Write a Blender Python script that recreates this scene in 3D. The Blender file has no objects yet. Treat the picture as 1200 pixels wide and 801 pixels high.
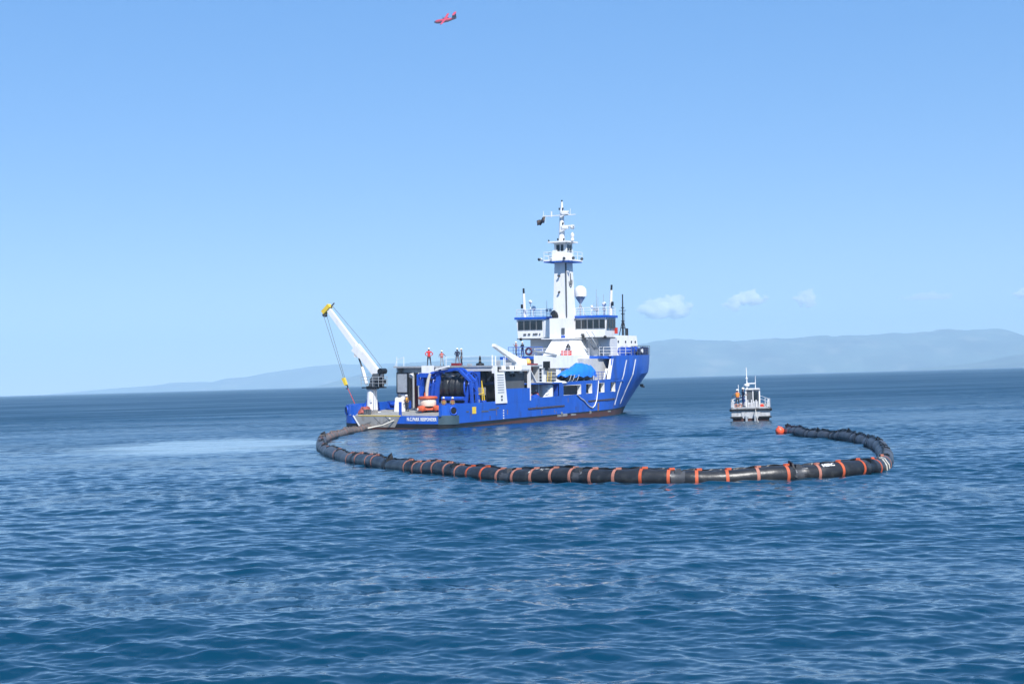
import bpy, bmesh, math, random
import numpy as np
from mathutils import Vector, Matrix, Euler

random.seed(7)
RNG = np.random.default_rng(11)
R = math.radians
SC = bpy.context.scene
COL = SC.collection

# ------------------------------------------------------------------ camera
CAM_H, PITCH, ROLL = 4.5, R(1.485), R(1.63)
fw = Vector((0, math.cos(PITCH), math.sin(PITCH)))
up0 = Vector((0, -math.sin(PITCH), math.cos(PITCH)))
rt0 = Vector((1, 0, 0))
rt = rt0 * math.cos(ROLL) - up0 * math.sin(ROLL)
up = up0 * math.cos(ROLL) + rt0 * math.sin(ROLL)
cam = bpy.data.cameras.new('camera')
cam_o = bpy.data.objects.new('camera', cam)
COL.objects.link(cam_o)
cam_o.matrix_world = Matrix(((rt.x, up.x, -fw.x, 0), (rt.y, up.y, -fw.y, 0), (rt.z, up.z, -fw.z, CAM_H), (0, 0, 0, 1)))
cam.sensor_width = 36.0
cam.lens = 36.0 * 1770 / 1200
cam.clip_start, cam.clip_end = 0.5, 90000
SC.camera = cam_o

# ------------------------------------------------------------------ sky, sun, exposure
SUN_EL, SUN_AZ = R(46), R(160)          # azimuth clockwise from +Y: behind the camera, to the right
world = bpy.data.worlds.new('World')
SC.world = world
world.use_nodes = True
wn = world.node_tree.nodes
sky = wn.new('ShaderNodeTexSky')
sky.sky_type = 'NISHITA'
sky.sun_disc = False
sky.sun_elevation = SUN_EL
sky.sun_rotation = SUN_AZ
sky.altitude = 0
sky.air_density = 0.5
sky.dust_density = 0.0
sky.ozone_density = 2.0
hs = wn.new('ShaderNodeHueSaturation')      # deep, clean sea-air blue
hs.inputs['Saturation'].default_value = 2.5
hs.inputs['Hue'].default_value = 0.512
hs.inputs['Value'].default_value = 3.05
gm = wn.new('ShaderNodeGamma')
gm.inputs['Gamma'].default_value = 0.33
world.node_tree.links.new(sky.outputs[0], gm.inputs['Color'])
world.node_tree.links.new(gm.outputs[0], hs.inputs['Color'])
world.node_tree.links.new(hs.outputs[0], wn['Background'].inputs[0])
wn['Background'].inputs[1].default_value = 0.13
sun = bpy.data.lights.new('sun', 'SUN')
sun.energy = 5.0
sun.angle = R(0.53)
sun.color = (1.0, 0.97, 0.93)
sun_o = bpy.data.objects.new('sun', sun)
COL.objects.link(sun_o)
sd = Vector((math.sin(SUN_AZ) * math.cos(SUN_EL), math.cos(SUN_AZ) * math.cos(SUN_EL), math.sin(SUN_EL)))
sun_o.rotation_euler = (-sd).to_track_quat('-Z', 'Y').to_euler()
SC.view_settings.view_transform = 'Standard'
SC.view_settings.look = 'None'
SC.view_settings.gamma = 1.0
SC.view_settings.use_curve_mapping = False
SC.view_settings.exposure = 0.45
SC.cycles.use_denoising = True
SC.cycles.max_bounces = 20
SC.cycles.volume_bounces = 18

# ------------------------------------------------------------------ materials
MATS = {}


def mat(name, col, rough=0.5, metal=0.0, var=0.12, scale=1.5, spec=0.5, dirt=None, dirt_amt=0.0, bump=0.0, bscale=20, zstretch=1.0):
    """painted / plastic surface with gentle mottling and, if wanted, patches of dirt or rust"""
    m = bpy.data.materials.new(name)
    m.use_nodes = True
    nt = m.node_tree
    n, l = nt.nodes, nt.links
    b = n['Principled BSDF']
    b.inputs['Roughness'].default_value = rough
    b.inputs['Metallic'].default_value = metal
    b.inputs['Specular IOR Level'].default_value = spec
    tc = n.new('ShaderNodeTexCoord')
    mp = n.new('ShaderNodeMapping')
    mp.inputs['Scale'].default_value = (1, 1, zstretch)
    l.new(tc.outputs['Object'], mp.inputs[0])
    t = n.new('ShaderNodeTexNoise')
    t.inputs['Scale'].default_value = scale
    t.inputs['Detail'].default_value = 6
    t.inputs['Roughness'].default_value = 0.65
    l.new(mp.outputs[0], t.inputs['Vector'])
    mr = n.new('ShaderNodeMapRange')
    mr.inputs[1].default_value, mr.inputs[2].default_value = 0.3, 0.7
    mr.inputs[3].default_value, mr.inputs[4].default_value = 1 - var, 1 + var
    l.new(t.outputs[0], mr.inputs[0])
    mx = n.new('ShaderNodeMix')
    mx.data_type = 'RGBA'
    mx.blend_type = 'MULTIPLY'
    mx.inputs[0].default_value = 1
    mx.inputs[6].default_value = (*col, 1)
    l.new(mr.outputs[0], mx.inputs[7])
    out = mx.outputs[2]
    if dirt:
        t2 = n.new('ShaderNodeTexNoise')
        t2.inputs['Scale'].default_value = scale * 2.3
        t2.inputs['Detail'].default_value = 8
        l.new(mp.outputs[0], t2.inputs['Vector'])
        m2 = n.new('ShaderNodeMapRange')
        m2.inputs[1].default_value, m2.inputs[2].default_value = 0.52, 0.72
        m2.inputs[3].default_value, m2.inputs[4].default_value = 0, dirt_amt
        l.new(t2.outputs[0], m2.inputs[0])
        d = n.new('ShaderNodeMix')
        d.data_type = 'RGBA'
        l.new(m2.outputs[0], d.inputs[0])
        l.new(out, d.inputs[6])
        d.inputs[7].default_value = (*dirt, 1)
        out = d.outputs[2]
    l.new(out, b.inputs['Base Color'])
    if bump:
        t3 = n.new('ShaderNodeTexNoise')
        t3.inputs['Scale'].default_value = bscale
        t3.inputs['Detail'].default_value = 4
        l.new(tc.outputs['Object'], t3.inputs['Vector'])
        bp = n.new('ShaderNodeBump')
        bp.inputs['Strength'].default_value = bump
        bp.inputs['Distance'].default_value = 0.05
        l.new(t3.outputs[0], bp.inputs['Height'])
        l.new(bp.outputs[0], b.inputs['Normal'])
    MATS[name] = m
    return m


BLUE = mat('hull_blue_paint', (0.014, 0.100, 0.50), 0.35, dirt=(0.03, 0.06, 0.18), dirt_amt=0.5, scale=0.5, zstretch=0.25, bump=.35, bscale=.7)
BLUE2 = mat('machinery_blue_paint', (0.012, 0.075, 0.46), 0.4, dirt=(0.05, 0.05, 0.08), dirt_amt=0.4)
WHITE = mat('white_paint', (0.80, 0.80, 0.79), 0.4, var=0.04, dirt=(0.5, 0.45, 0.38), dirt_amt=0.25, scale=0.8, zstretch=0.3)
GREY = mat('grey_paint', (0.33, 0.36, 0.39), 0.5, dirt=(0.2, 0.19, 0.17), dirt_amt=0.4)
DGREY = mat('dark_grey_paint', (0.085, 0.095, 0.105), 0.55)
DECK = mat('deck_grey', (0.30, 0.30, 0.28), 0.75, dirt=(0.16, 0.12, 0.09), dirt_amt=0.7, scale=1.2)
STEEL = mat('bare_steel', (0.36, 0.35, 0.33), 0.5, metal=0.3, dirt=(0.22, 0.18, 0.14), dirt_amt=0.6, scale=0.9)
BLACK = mat('black_paint', (0.012, 0.013, 0.015), 0.45, var=0.3)
RUBBER = mat('boom_rubber', (0.020, 0.021, 0.023), 0.38, var=0.35, dirt=(0.10, 0.10, 0.095), dirt_amt=0.35, scale=1.3, bump=0.25, bscale=5)
RUBBER_GREY = mat('lit_grey_boom_rubber', (0.060, 0.063, 0.070), 0.45, var=0.3, dirt=(0.13, 0.13, 0.13), dirt_amt=0.4, scale=1.3, bump=0.4, bscale=4)  # lighter copy of the boom rubber, sunlit grey put into its colour
RUBBER_OLD = mat('weathered_boom_rubber', (0.14, 0.115, 0.10), 0.6, var=0.3, dirt=(0.25, 0.21, 0.18), dirt_amt=0.6, scale=2.0, bump=0.3, bscale=6)
SILVER = mat('silver_film', (0.20, 0.20, 0.20), 0.3, var=0.7, bump=0.6, bscale=7)
ORANGE = mat('orange_webbing', (0.56, 0.10, 0.035), 0.65, dirt=(0.22, 0.10, 0.07), dirt_amt=0.65, scale=2.2, var=.25)
PINK = mat('faded_orange_webbing', (0.42, 0.17, 0.12), 0.7, dirt=(0.2, 0.1, 0.08), dirt_amt=0.6, scale=3)
BUOY = mat('orange_buoy_plastic', (0.90, 0.12, 0.05), 0.45, var=0.08)
RED = mat('red_paint', (0.62, 0.045, 0.02), 0.45)
DRED = mat('dark_red_paint', (0.25, 0.025, 0.03), 0.5)
ANTIFOUL = mat('red_antifouling', (0.092, 0.036, 0.028), 0.6, dirt=(0.05, 0.045, 0.035), dirt_amt=0.7, scale=0.8)
YELLOW = mat('yellow_paint', (0.78, 0.55, 0.05), 0.5)
GLASS = mat('dark_window_glass', (0.02, 0.028, 0.035), 0.08, var=0.5, scale=0.7)
TARP = mat('blue_tarpaulin', (0.015, 0.20, 0.80), 0.5, bump=0.8, bscale=3)
SKIN = mat('skin', (0.50, 0.28, 0.20), 0.5)
PANTS = mat('dark_trousers', (0.03, 0.035, 0.05), 0.8)
PANTSG = mat('grey_trousers', (0.14, 0.15, 0.17), 0.8)
PANTSB = mat('navy_overalls', (0.018, 0.03, 0.12), 0.8)
JRED = mat('red_jacket', (0.60, 0.03, 0.03), 0.75)
JGREY = mat('grey_jacket', (0.16, 0.16, 0.17), 0.8)
JNAVY = mat('navy_jacket', (0.02, 0.028, 0.06), 0.8)
VEST = mat('orange_vest', (0.80, 0.16, 0.04), 0.7)
VESTR = mat('red_vest', (0.55, 0.07, 0.06), 0.7)
VESTY = mat('amber_vest', (0.80, 0.35, 0.03), 0.7)
HELMET = mat('white_helmet', (0.82, 0.82, 0.80), 0.35, var=0.02)
HAIR = mat('dark_hair', (0.02, 0.015, 0.01), 0.7)
ROPE = mat('pale_rope', (0.52, 0.50, 0.44), 0.8)
WIRE = mat('steel_wire', (0.10, 0.10, 0.10), 0.5)
GELCOAT = mat('pale_boat_aluminium', (0.46, 0.47, 0.48), 0.45, var=0.25, dirt=(0.2, 0.19, 0.18), dirt_amt=0.7, scale=1.5)

# ------------------------------------------------------------------ mesh builder


class MB:
    def __init__(self):
        self.bm = bmesh.new()
        self.mi = 0

    def m(self, i):
        self.mi = i
        return self

    def _f(self, vs):
        try:
            f = self.bm.faces.new(vs)
            f.material_index = self.mi
            return f
        except ValueError:
            return None

    def box(self, c, s, rot=None):
        c = Vector(c)
        v = []
        for x in (-.5, .5):
            for y in (-.5, .5):
                for z in (-.5, .5):
                    p = Vector((x * s[0], y * s[1], z * s[2]))
                    if rot is not None:
                        p = rot @ p
                    v.append(self.bm.verts.new(c + p))
        for q in ((0, 1, 3, 2), (4, 6, 7, 5), (0, 4, 5, 1), (2, 3, 7, 6), (0, 2, 6, 4), (1, 5, 7, 3)):
            self._f([v[i] for i in q])
        return self

    def span(self, a, b):
        """box between two corners"""
        return self.box([(a[i] + b[i]) / 2 for i in range(3)], [abs(b[i] - a[i]) for i in range(3)])

    def hexa(self, bot, top):
        """solid from four lower and four upper corners"""
        b = [self.bm.verts.new(p) for p in bot]
        t = [self.bm.verts.new(p) for p in top]
        n = len(b)
        self._f(b[::-1])
        self._f(t)
        for i in range(n):
            self._f([b[i], b[(i + 1) % n], t[(i + 1) % n], t[i]])
        return self

    def prism(self, poly, axis, a, b):
        """poly of 2-D points in the plane normal to axis, extruded from a to b"""
        def P(p, k):
            return {'x': (k, p[0], p[1]), 'y': (p[0], k, p[1]), 'z': (p[0], p[1], k)}[axis]
        return self.hexa([P(p, a) for p in poly], [P(p, b) for p in poly])

    def cyl(self, p, q, r1, r2=None, n=12, cap=True):
        r2 = r1 if r2 is None else r2
        p, q = Vector(p), Vector(q)
        d = (q - p).normalized()
        a = d.orthogonal().normalized()
        b = d.cross(a)
        r0 = [self.bm.verts.new(p + (a * math.cos(2 * math.pi * i / n) + b * math.sin(2 * math.pi * i / n)) * r1) for i in range(n)]
        rr = [self.bm.verts.new(q + (a * math.cos(2 * math.pi * i / n) + b * math.sin(2 * math.pi * i / n)) * r2) for i in range(n)]
        for i in range(n):
            self._f([r0[i], r0[(i + 1) % n], rr[(i + 1) % n], rr[i]])
        if cap:
            self._f(r0[::-1])
            self._f(rr)
        return self

    def beam(self, p, q, w, h, up=(0, 0, 1), w2=None, h2=None):
        p, q = Vector(p), Vector(q)
        d = (q - p).normalized()
        u = Vector(up)
        s = d.cross(u)
        if s.length < 1e-3:
            s = d.cross(Vector((1, 0, 0)))
        s.normalize()
        u = s.cross(d)
        w2, h2 = w2 or w, h2 or h
        A = [p + s * (x * w / 2) + u * (y * h / 2) for x, y in ((-1, -1), (1, -1), (1, 1), (-1, 1))]
        B = [q + s * (x * w2 / 2) + u * (y * h2 / 2) for x, y in ((-1, -1), (1, -1), (1, 1), (-1, 1))]
        return self.hexa(A, B)

    def tube(self, pts, r, n=6, closed=False):
        pts = [Vector(p) for p in pts]
        rings = []
        N = len(pts)
        ref = None
        for i, p in enumerate(pts):
            if closed:
                t = (pts[(i + 1) % N] - pts[i - 1]).normalized()
            else:
                t = (pts[min(i + 1, N - 1)] - pts[max(i - 1, 0)]).normalized()
            if ref is None:
                ref = t.orthogonal().normalized()
            a = (ref - t * ref.dot(t)).normalized()
            ref = a
            b = t.cross(a)
            rr = r[i] if isinstance(r, (list, tuple)) else r
            rings.append([self.bm.verts.new(p + (a * math.cos(2 * math.pi * k / n) + b * math.sin(2 * math.pi * k / n)) * rr) for k in range(n)])
        for i in range(N if closed else N - 1):
            A, B = rings[i], rings[(i + 1) % N]
            for k in range(n):
                self._f([A[k], A[(k + 1) % n], B[(k + 1) % n], B[k]])
        if not closed:
            self._f(rings[0][::-1])
            self._f(rings[-1])
        return self

    def lathe(self, prof, c=(0, 0, 0), n=20, axis=(0, 0, 1), sx=1.0, sy=1.0):
        """prof: (radius, height) pairs turned round axis through c"""
        q = Vector((0, 0, 1)).rotation_difference(Vector(axis))
        c = Vector(c)
        rings = []
        for r, h in prof:
            if r < 1e-6:
                rings.append([self.bm.verts.new(c + q @ Vector((0, 0, h)))])
            else:
                rings.append([self.bm.verts.new(c + q @ Vector((r * sx * math.cos(2 * math.pi * k / n), r * sy * math.sin(2 * math.pi * k / n), h))) for k in range(n)])
        for A, B in zip(rings, rings[1:]):
            for k in range(n):
                k2 = (k + 1) % n
                if len(A) == 1 and len(B) > 1:
                    self._f([A[0], B[k2], B[k]])
                elif len(B) == 1 and len(A) > 1:
                    self._f([A[k], A[k2], B[0]])
                elif len(A) > 1:
                    self._f([A[k], A[k2], B[k2], B[k]])
        return self

    def ball(self, c, r, n=14, m=8, s=(1, 1, 1)):
        prof = [(r * math.sin(math.pi * i / m), -r * math.cos(math.pi * i / m) * s[2]) for i in range(m + 1)]
        prof[0] = (0, prof[0][1])
        prof[-1] = (0, prof[-1][1])
        return self.lathe(prof, c, n, sx=s[0], sy=s[1])

    def torus(self, c, axis, Rr, r, n=20, k=8):
        q = Vector((0, 0, 1)).rotation_difference(Vector(axis))
        c = Vector(c)
        return self.tube([c + q @ Vector((Rr * math.cos(2 * math.pi * i / n), Rr * math.sin(2 * math.pi * i / n), 0)) for i in range(n)], r, k, closed=True)

    def grid(self, rows):
        """rows of points -> quads"""
        V = [[self.bm.verts.new(p) for p in r] for r in rows]
        for A, B in zip(V, V[1:]):
            for i in range(len(A) - 1):
                self._f([A[i], A[i + 1], B[i + 1], B[i]])
        return self

    def build(self, name, mats, parent=None, smooth=None, loc=None):
        bmesh.ops.remove_doubles(self.bm, verts=self.bm.verts, dist=1e-5)
        bmesh.ops.recalc_face_normals(self.bm, faces=self.bm.faces)
        me = bpy.data.meshes.new(name)
        self.bm.to_mesh(me)
        self.bm.free()
        for m_ in (mats if isinstance(mats, (list, tuple)) else [mats]):
            me.materials.append(m_)
        if smooth is not None:
            me.polygons.foreach_set('use_smooth', [True] * len(me.polygons))
            me.set_sharp_from_angle(angle=R(smooth))
        o = bpy.data.objects.new(name, me)
        COL.objects.link(o)
        if parent is not None:
            o.parent = parent
        if loc is not None:
            o.location = loc
        return o


def tag(o, label=None, cat=None, group=None, kind=None):
    for k, v in (('label', label), ('category', cat), ('group', group), ('kind', kind)):
        if v:
            o[k] = v
    return o


def empty(name, loc=(0, 0, 0), rot=(0, 0, 0), label=None, cat=None, group=None):
    o = bpy.data.objects.new(name, None)
    COL.objects.link(o)
    o.location = loc
    o.rotation_euler = rot
    o.empty_display_size = 0.3
    return tag(o, label, cat, group)


def rail(pts, h, rows=3, step=1.5, r=0.025, rp=0.03, parent=None, material=None, name='railing', posts=True):
    mb = MB()
    pts = [Vector(p) for p in pts]
    for k in range(rows):
        z = h * (k + 1) / rows
        mb.tube([p + Vector((0, 0, z)) for p in pts], r if k < rows - 1 else r * 1.3, 5)
    if posts:
        for a, b in zip(pts, pts[1:]):
            n = max(1, round((b - a).length / step))
            for i in range(n + 1):
                p = a.lerp(b, i / n)
                mb.cyl(p, p + Vector((0, 0, h)), rp, n=5)
    return mb.build(name, material or WHITE, parent)


# ------------------------------------------------------------------ the sea
def build_sea():
    r = [3.0]
    while r[-1] < 20:
        r.append(r[-1] * 1.05)
    while r[-1] < 330:
        r.append(r[-1] * 1.0021)
    while r[-1] < 650:
        r.append(r[-1] * 1.0045)
    while r[-1] < 17000:
        r.append(r[-1] * 1.02)
    r = np.array(r)
    a = np.concatenate([np.radians(np.linspace(-180, -23.5, 36)[:-1]), np.radians(np.linspace(-23.5, 23.5, 560)), np.radians(np.linspace(23.5, 180, 36)[1:-1])])
    na, nr = len(a), len(r)
    RR, AA = np.meshgrid(r, a, indexing='ij')
    X, Y = RR * np.sin(AA), RR * np.cos(AA)
    dr = np.gradient(r)[:, None] * np.ones_like(AA)
    da = np.gradient(a)[None, :] * RR
    D = np.maximum(dr, np.abs(da))
    Z = np.zeros_like(X)
    DX, DY = np.zeros_like(X), np.zeros_like(X)
    # patches of rougher and of slicker water
    pm = 0.5 * np.sin(X * 0.071 + 1.3 + 0.8 * np.sin(Y * 0.05)) + 0.5 * np.sin(Y * 0.11 + 0.6 * np.sin(X * 0.043) + 0.4)
    pm += 0.5 * np.sin(X * 0.21 + 2.2 * np.sin(Y * 0.13 + 1)) * np.sin(Y * 0.31 + 1.7 * np.sin(X * 0.09))
    gain = np.clip(1.0 + 0.45 * pm, .3, 1.8)
    wk = ((X + 24.5) / 11.5) ** 2 + ((Y - 122) / 17.0) ** 2          # flattened by the ship's wash
    gain = gain * (1 - .82 * np.clip(1.5 - wk * 1.2, 0, 1))
    N = 140
    for i in range(N):
        lam = 0.19 * (8.0 / 0.19) ** ((i + 0.5) / N)
        slope = 0.0205 if lam < 1.4 else 0.0205 * (1.4 / lam) ** 1.0
        th = RNG.normal(R(190), R(37))
        k = 2 * math.pi / lam
        amp = slope / k * RNG.uniform(0.6, 1.3)
        w = np.clip((lam / D - 1.9) / 1.6, 0, 1)
        msk = (w[:, na // 2] > 0)
        if not msk.any():
            continue
        hi = np.nonzero(msk)[0].max() + 1
        ph = k * (X[:hi] * math.sin(th) + Y[:hi] * math.cos(th)) + RNG.uniform(0, 6.28)
        g = amp * w[:hi] * gain[:hi]
        Z[:hi] += g * np.cos(ph)
        DX[:hi] -= 0.5 * g * math.sin(th) * np.sin(ph)
        DY[:hi] -= 0.5 * g * math.cos(th) * np.sin(ph)
    co = np.stack([X + DX, Y + DY, Z], -1).reshape(-1, 3)
    co = np.vstack([co, [[0, 0, 0]]])
    idx = np.arange(nr * na).reshape(nr, na)
    nx = np.roll(idx, -1, axis=1)
    q = np.stack([idx[:-1], idx[1:], nx[1:], nx[:-1]], -1).reshape(-1, 4)
    c = len(co) - 1
    tri = np.stack([np.full(na, c), idx[0], nx[0]], -1)
    me = bpy.data.meshes.new('sea')
    me.vertices.add(len(co))
    me.vertices.foreach_set('co', co.ravel())
    loops = np.concatenate([q.ravel(), tri.ravel()])
    me.loops.add(len(loops))
    me.loops.foreach_set('vertex_index', loops.astype(np.int32))
    starts = np.concatenate([np.arange(len(q)) * 4, len(q) * 4 + np.arange(len(tri)) * 3])
    me.polygons.add(len(starts))
    me.polygons.foreach_set('loop_start', starts.astype(np.int32))
    me.update(calc_edges=True)
    me.polygons.foreach_set('use_smooth', np.ones(len(starts), bool))
    me.validate()
    if me.polygons[0].normal.z < 0:
        me.flip_normals()
    m = bpy.data.materials.new('sea_water')
    m.use_nodes = True
    n, l = m.node_tree.nodes, m.node_tree.links
    b = n['Principled BSDF']
    b.inputs['Base Color'].default_value = (0.0010, 0.035, 0.070, 1)
    b.inputs['IOR'].default_value = 1.33
    geo = n.new('ShaderNodeNewGeometry')

    def noise(scale, sx, sy, det, rgh=0.55):
        mp = n.new('ShaderNodeMapping')
        mp.inputs['Scale'].default_value = (sx, sy, 0.0)
        l.new(geo.outputs['Position'], mp.inputs[0])
        t = n.new('ShaderNodeTexNoise')
        t.inputs['Scale'].default_value = scale
        t.inputs['Detail'].default_value = det
        t.inputs['Roughness'].default_value = rgh
        l.new(mp.outputs[0], t.inputs['Vector'])
        return t

    def vm(op, a_, b_):
        v = n.new('ShaderNodeVectorMath')
        v.operation = op
        for i, x in enumerate((a_, b_)):
            if isinstance(x, tuple):
                v.inputs[i].default_value = x
            elif x is not None:
                l.new(x, v.inputs[i])
        return v.outputs[0]

    # waves that the far mesh is too coarse to carry become roughness out there
    ln = n.new('ShaderNodeVectorMath')
    ln.operation = 'LENGTH'
    l.new(geo.outputs['Position'], ln.inputs[0])
    lr = n.new('ShaderNodeMapRange')
    lr.interpolation_type = 'SMOOTHSTEP'
    lr.inputs[1].default_value, lr.inputs[2].default_value = 10, 330
    lr.inputs[3].default_value, lr.inputs[4].default_value = 0.07, 0.42
    l.new(ln.outputs['Value'], lr.inputs[0])
    l.new(lr.outputs[0], b.inputs['Roughness'])
    n1 = noise(1.5, 0.7, 1.0, 4, 0.6)
    n2 = noise(6.0, 0.7, 1.0, 4, 0.65)
    n3 = noise(0.09, 0.30, 1.0, 5, 0.62)      # metre to ten-metre chop, for far water
    o1 = vm('MULTIPLY', vm('SUBTRACT', n1.outputs['Color'], (0.5, 0.5, 0.5)), (0.20, 0.26, 0))
    o2 = vm('MULTIPLY', vm('SUBTRACT', n2.outputs['Color'], (0.5, 0.5, 0.5)), (0.20, 0.25, 0))
    o3 = vm('MULTIPLY', vm('SUBTRACT', n3.outputs['Color'], (0.5, 0.5, 0.5)), (0.20, 0.55, 0))
    # calmer slicks drawn out across the view
    pt = noise(0.028, 0.33, 1.0, 4, 0.6)
    mr = n.new('ShaderNodeMapRange')
    mr.inputs[1].default_value, mr.inputs[2].default_value = 0.36, 0.54
    mr.inputs[3].default_value, mr.inputs[4].default_value = 0.42, 1.0
    l.new(pt.outputs[0], mr.inputs[0])
    # smooth wash left by the ship's screws, trailing off to the left of the stern
    wm = n.new('ShaderNodeMapping')
    wm.vector_type = 'TEXTURE'
    wm.inputs['Location'].default_value = (-24.5, 122.0, 0)
    wm.inputs['Rotation'].default_value = (0, 0, R(0))
    wm.inputs['Scale'].default_value = (10.5, 15.0, 1e6)
    l.new(geo.outputs['Position'], wm.inputs[0])
    wl = n.new('ShaderNodeVectorMath')
    wl.operation = 'LENGTH'
    l.new(wm.outputs[0], wl.inputs[0])
    wnz = noise(0.16, 0.25, 1.0, 5, 0.65)
    wa = n.new('ShaderNodeMath')
    wa.operation = 'MULTIPLY_ADD'
    wa.inputs[1].default_value, wa.inputs[2].default_value = 2.6, -1.3
    l.new(wnz.outputs[0], wa.inputs[0])
    wb = n.new('ShaderNodeMath')
    l.new(wl.outputs['Value'], wb.inputs[0])
    l.new(wa.outputs[0], wb.inputs[1])
    wr = n.new('ShaderNodeMapRange')
    wr.inputs[1].default_value, wr.inputs[2].default_value = 0.55, 1.05
    wr.inputs[3].default_value, wr.inputs[4].default_value = 0.05, 1.0
    l.new(wb.outputs[0], wr.inputs[0])
    mm = n.new('ShaderNodeMath')
    mm.operation = 'MULTIPLY'
    l.new(mr.outputs[0], mm.inputs[0])
    l.new(wr.outputs[0], mm.inputs[1])
    mrg = n.new('ShaderNodeMath')
    mrg.operation = 'MULTIPLY'
    l.new(lr.outputs[0], mrg.inputs[0])
    l.new(wr.outputs[0], mrg.inputs[1])
    # wind streaks on the far water: rougher and calmer lanes
    p2 = noise(0.012, 0.16, 1.0, 5, 0.68)
    r2 = n.new('ShaderNodeMapRange')
    r2.inputs[1].default_value, r2.inputs[2].default_value = 0.30, 0.70
    r2.inputs[3].default_value, r2.inputs[4].default_value = 0.82, 1.14
    l.new(p2.outputs[0], r2.inputs[0])
    p3 = noise(0.07, 0.22, 1.0, 5, 0.7)
    r3 = n.new('ShaderNodeMapRange')
    r3.inputs[1].default_value, r3.inputs[2].default_value = 0.30, 0.70
    r3.inputs[3].default_value, r3.inputs[4].default_value = 0.7, 1.25
    l.new(p3.outputs[0], r3.inputs[0])
    r4 = n.new('ShaderNodeMath')
    r4.operation = 'MULTIPLY'
    l.new(r2.outputs[0], r4.inputs[0])
    l.new(r3.outputs[0], r4.inputs[1])
    r5 = n.new('ShaderNodeMath')
    r5.operation = 'MULTIPLY'
    l.new(mrg.outputs[0], r5.inputs[0])
    l.new(r4.outputs[0], r5.inputs[1])
    l.new(r5.outputs[0], b.inputs['Roughness'])
    mr = mm
    s = n.new('ShaderNodeVectorMath')
    s.operation = 'SCALE'
    l.new(vm('ADD', vm('ADD', o1, o2), o3), s.inputs[0])
    l.new(mr.outputs[0], s.inputs['Scale'])
    nn = vm('NORMALIZE', vm('ADD', geo.outputs['Normal'], s.outputs[0]), None)
    l.new(nn, b.inputs['Normal'])
    me.materials.append(m)
    o = bpy.data.objects.new('sea', me)
    COL.objects.link(o)
    tag(o, kind='structure')


build_sea()

# ------------------------------------------------------------------ hills across the strait
HILL = mat('forested_hillside', (0.05, 0.075, 0.05), 0.9, var=0.8, scale=0.0022, dirt=(.20, .19, .13), dirt_amt=.8)


def sky_ray(px, py):
    """direction of a point of the skyline, measured on the photograph"""
    return (fw * 1770 + rt * (px - 600) - up * (py - 400.5)).normalized()


def hill(name, ridge, dist, depth, seed, rough=0.05):
    P = []
    for px, py in ridge:
        d = sky_ray(px, py)
        k = dist / d.y
        P.append((d.x * k, CAM_H + d.z * k))
    P.sort()
    xs = np.array([p[0] for p in P])
    zs = np.array([p[1] for p in P])
    g = np.random.default_rng(seed)
    nx, ny = 520, 26
    gx = np.linspace(xs[0], xs[-1], nx)
    gz = np.interp(gx, xs, zs)
    for o in range(6):
        f = 2 * math.pi / (1100 / 2 ** o)
        gz = gz + gz * rough / 1.55 ** o * np.sin(gx * f + g.uniform(0, 6.28) + 1.3 * np.sin(gx * f * .37 + g.uniform(0, 6)))
    rows = []
    for j in range(ny):
        v = j / (ny - 1)
        prof = math.sin(math.pi * min(1, v / 0.5) / 2) ** 0.8 if v < .5 else math.cos(math.pi * (v - .5)) ** 0.8
        yy = dist - depth * .5 + depth * v
        rid = np.sin(gx / 310 + 2 * v + g.uniform(0, .4)) * .5 + np.sin(gx / 130 + 3 * v) * .3
        hz = gz * prof * (1 + 0.16 * rid * (1 - prof ** 2) * (1 if v < .5 else 1)) - 3
        rows.append([(gx[i], yy + 120 * rid[i] * (1 - prof), hz[i]) for i in range(nx)])
    mb = MB()
    mb.grid(rows)
    o = mb.build(name, HILL, smooth=180)
    tag(o, kind='structure')


hill('hills', [(380, 452), (430, 436), (465, 428), (510, 422), (545, 417.5), (580, 416.5), (640, 411),
               (700, 405), (760, 401), (783, 398), (825, 398.7), (875, 398), (890, 396), (904, 395.2), (925, 398), (958, 392.5), (1000, 391.2), (1025, 392.5), (1067, 390.4), (1096, 387.5), (1137, 385), (1167, 385.4),
               (1185, 392.5), (1200, 392.5), (1230, 388), (1280, 392), (1350, 398), (1450, 405)], 12500, 2600, 3, 0.024)
hill('hills', [(170, 455), (200, 450), (251, 447), (265, 443), (290, 441), (316, 436), (339, 432.4), (365, 429), (388, 426.8), (430, 426.2), (465, 425), (510, 425), (560, 424), (640, 424), (700, 430)], 16200, 1600, 5, 0.012)
hill('hills', [(60, 461.3), (140, 454), (190, 450.3), (201, 448), (240, 446.8), (300, 446), (330, 444), (400, 448)], 16600, 500, 6, 0.02)
hill('hills', [(1000, 436.6), (1060, 433.3), (1110, 428), (1150, 423.5), (1200, 413.5), (1250, 407), (1330, 404), (1420, 409)], 9600, 1500, 9, 0.02)

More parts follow.
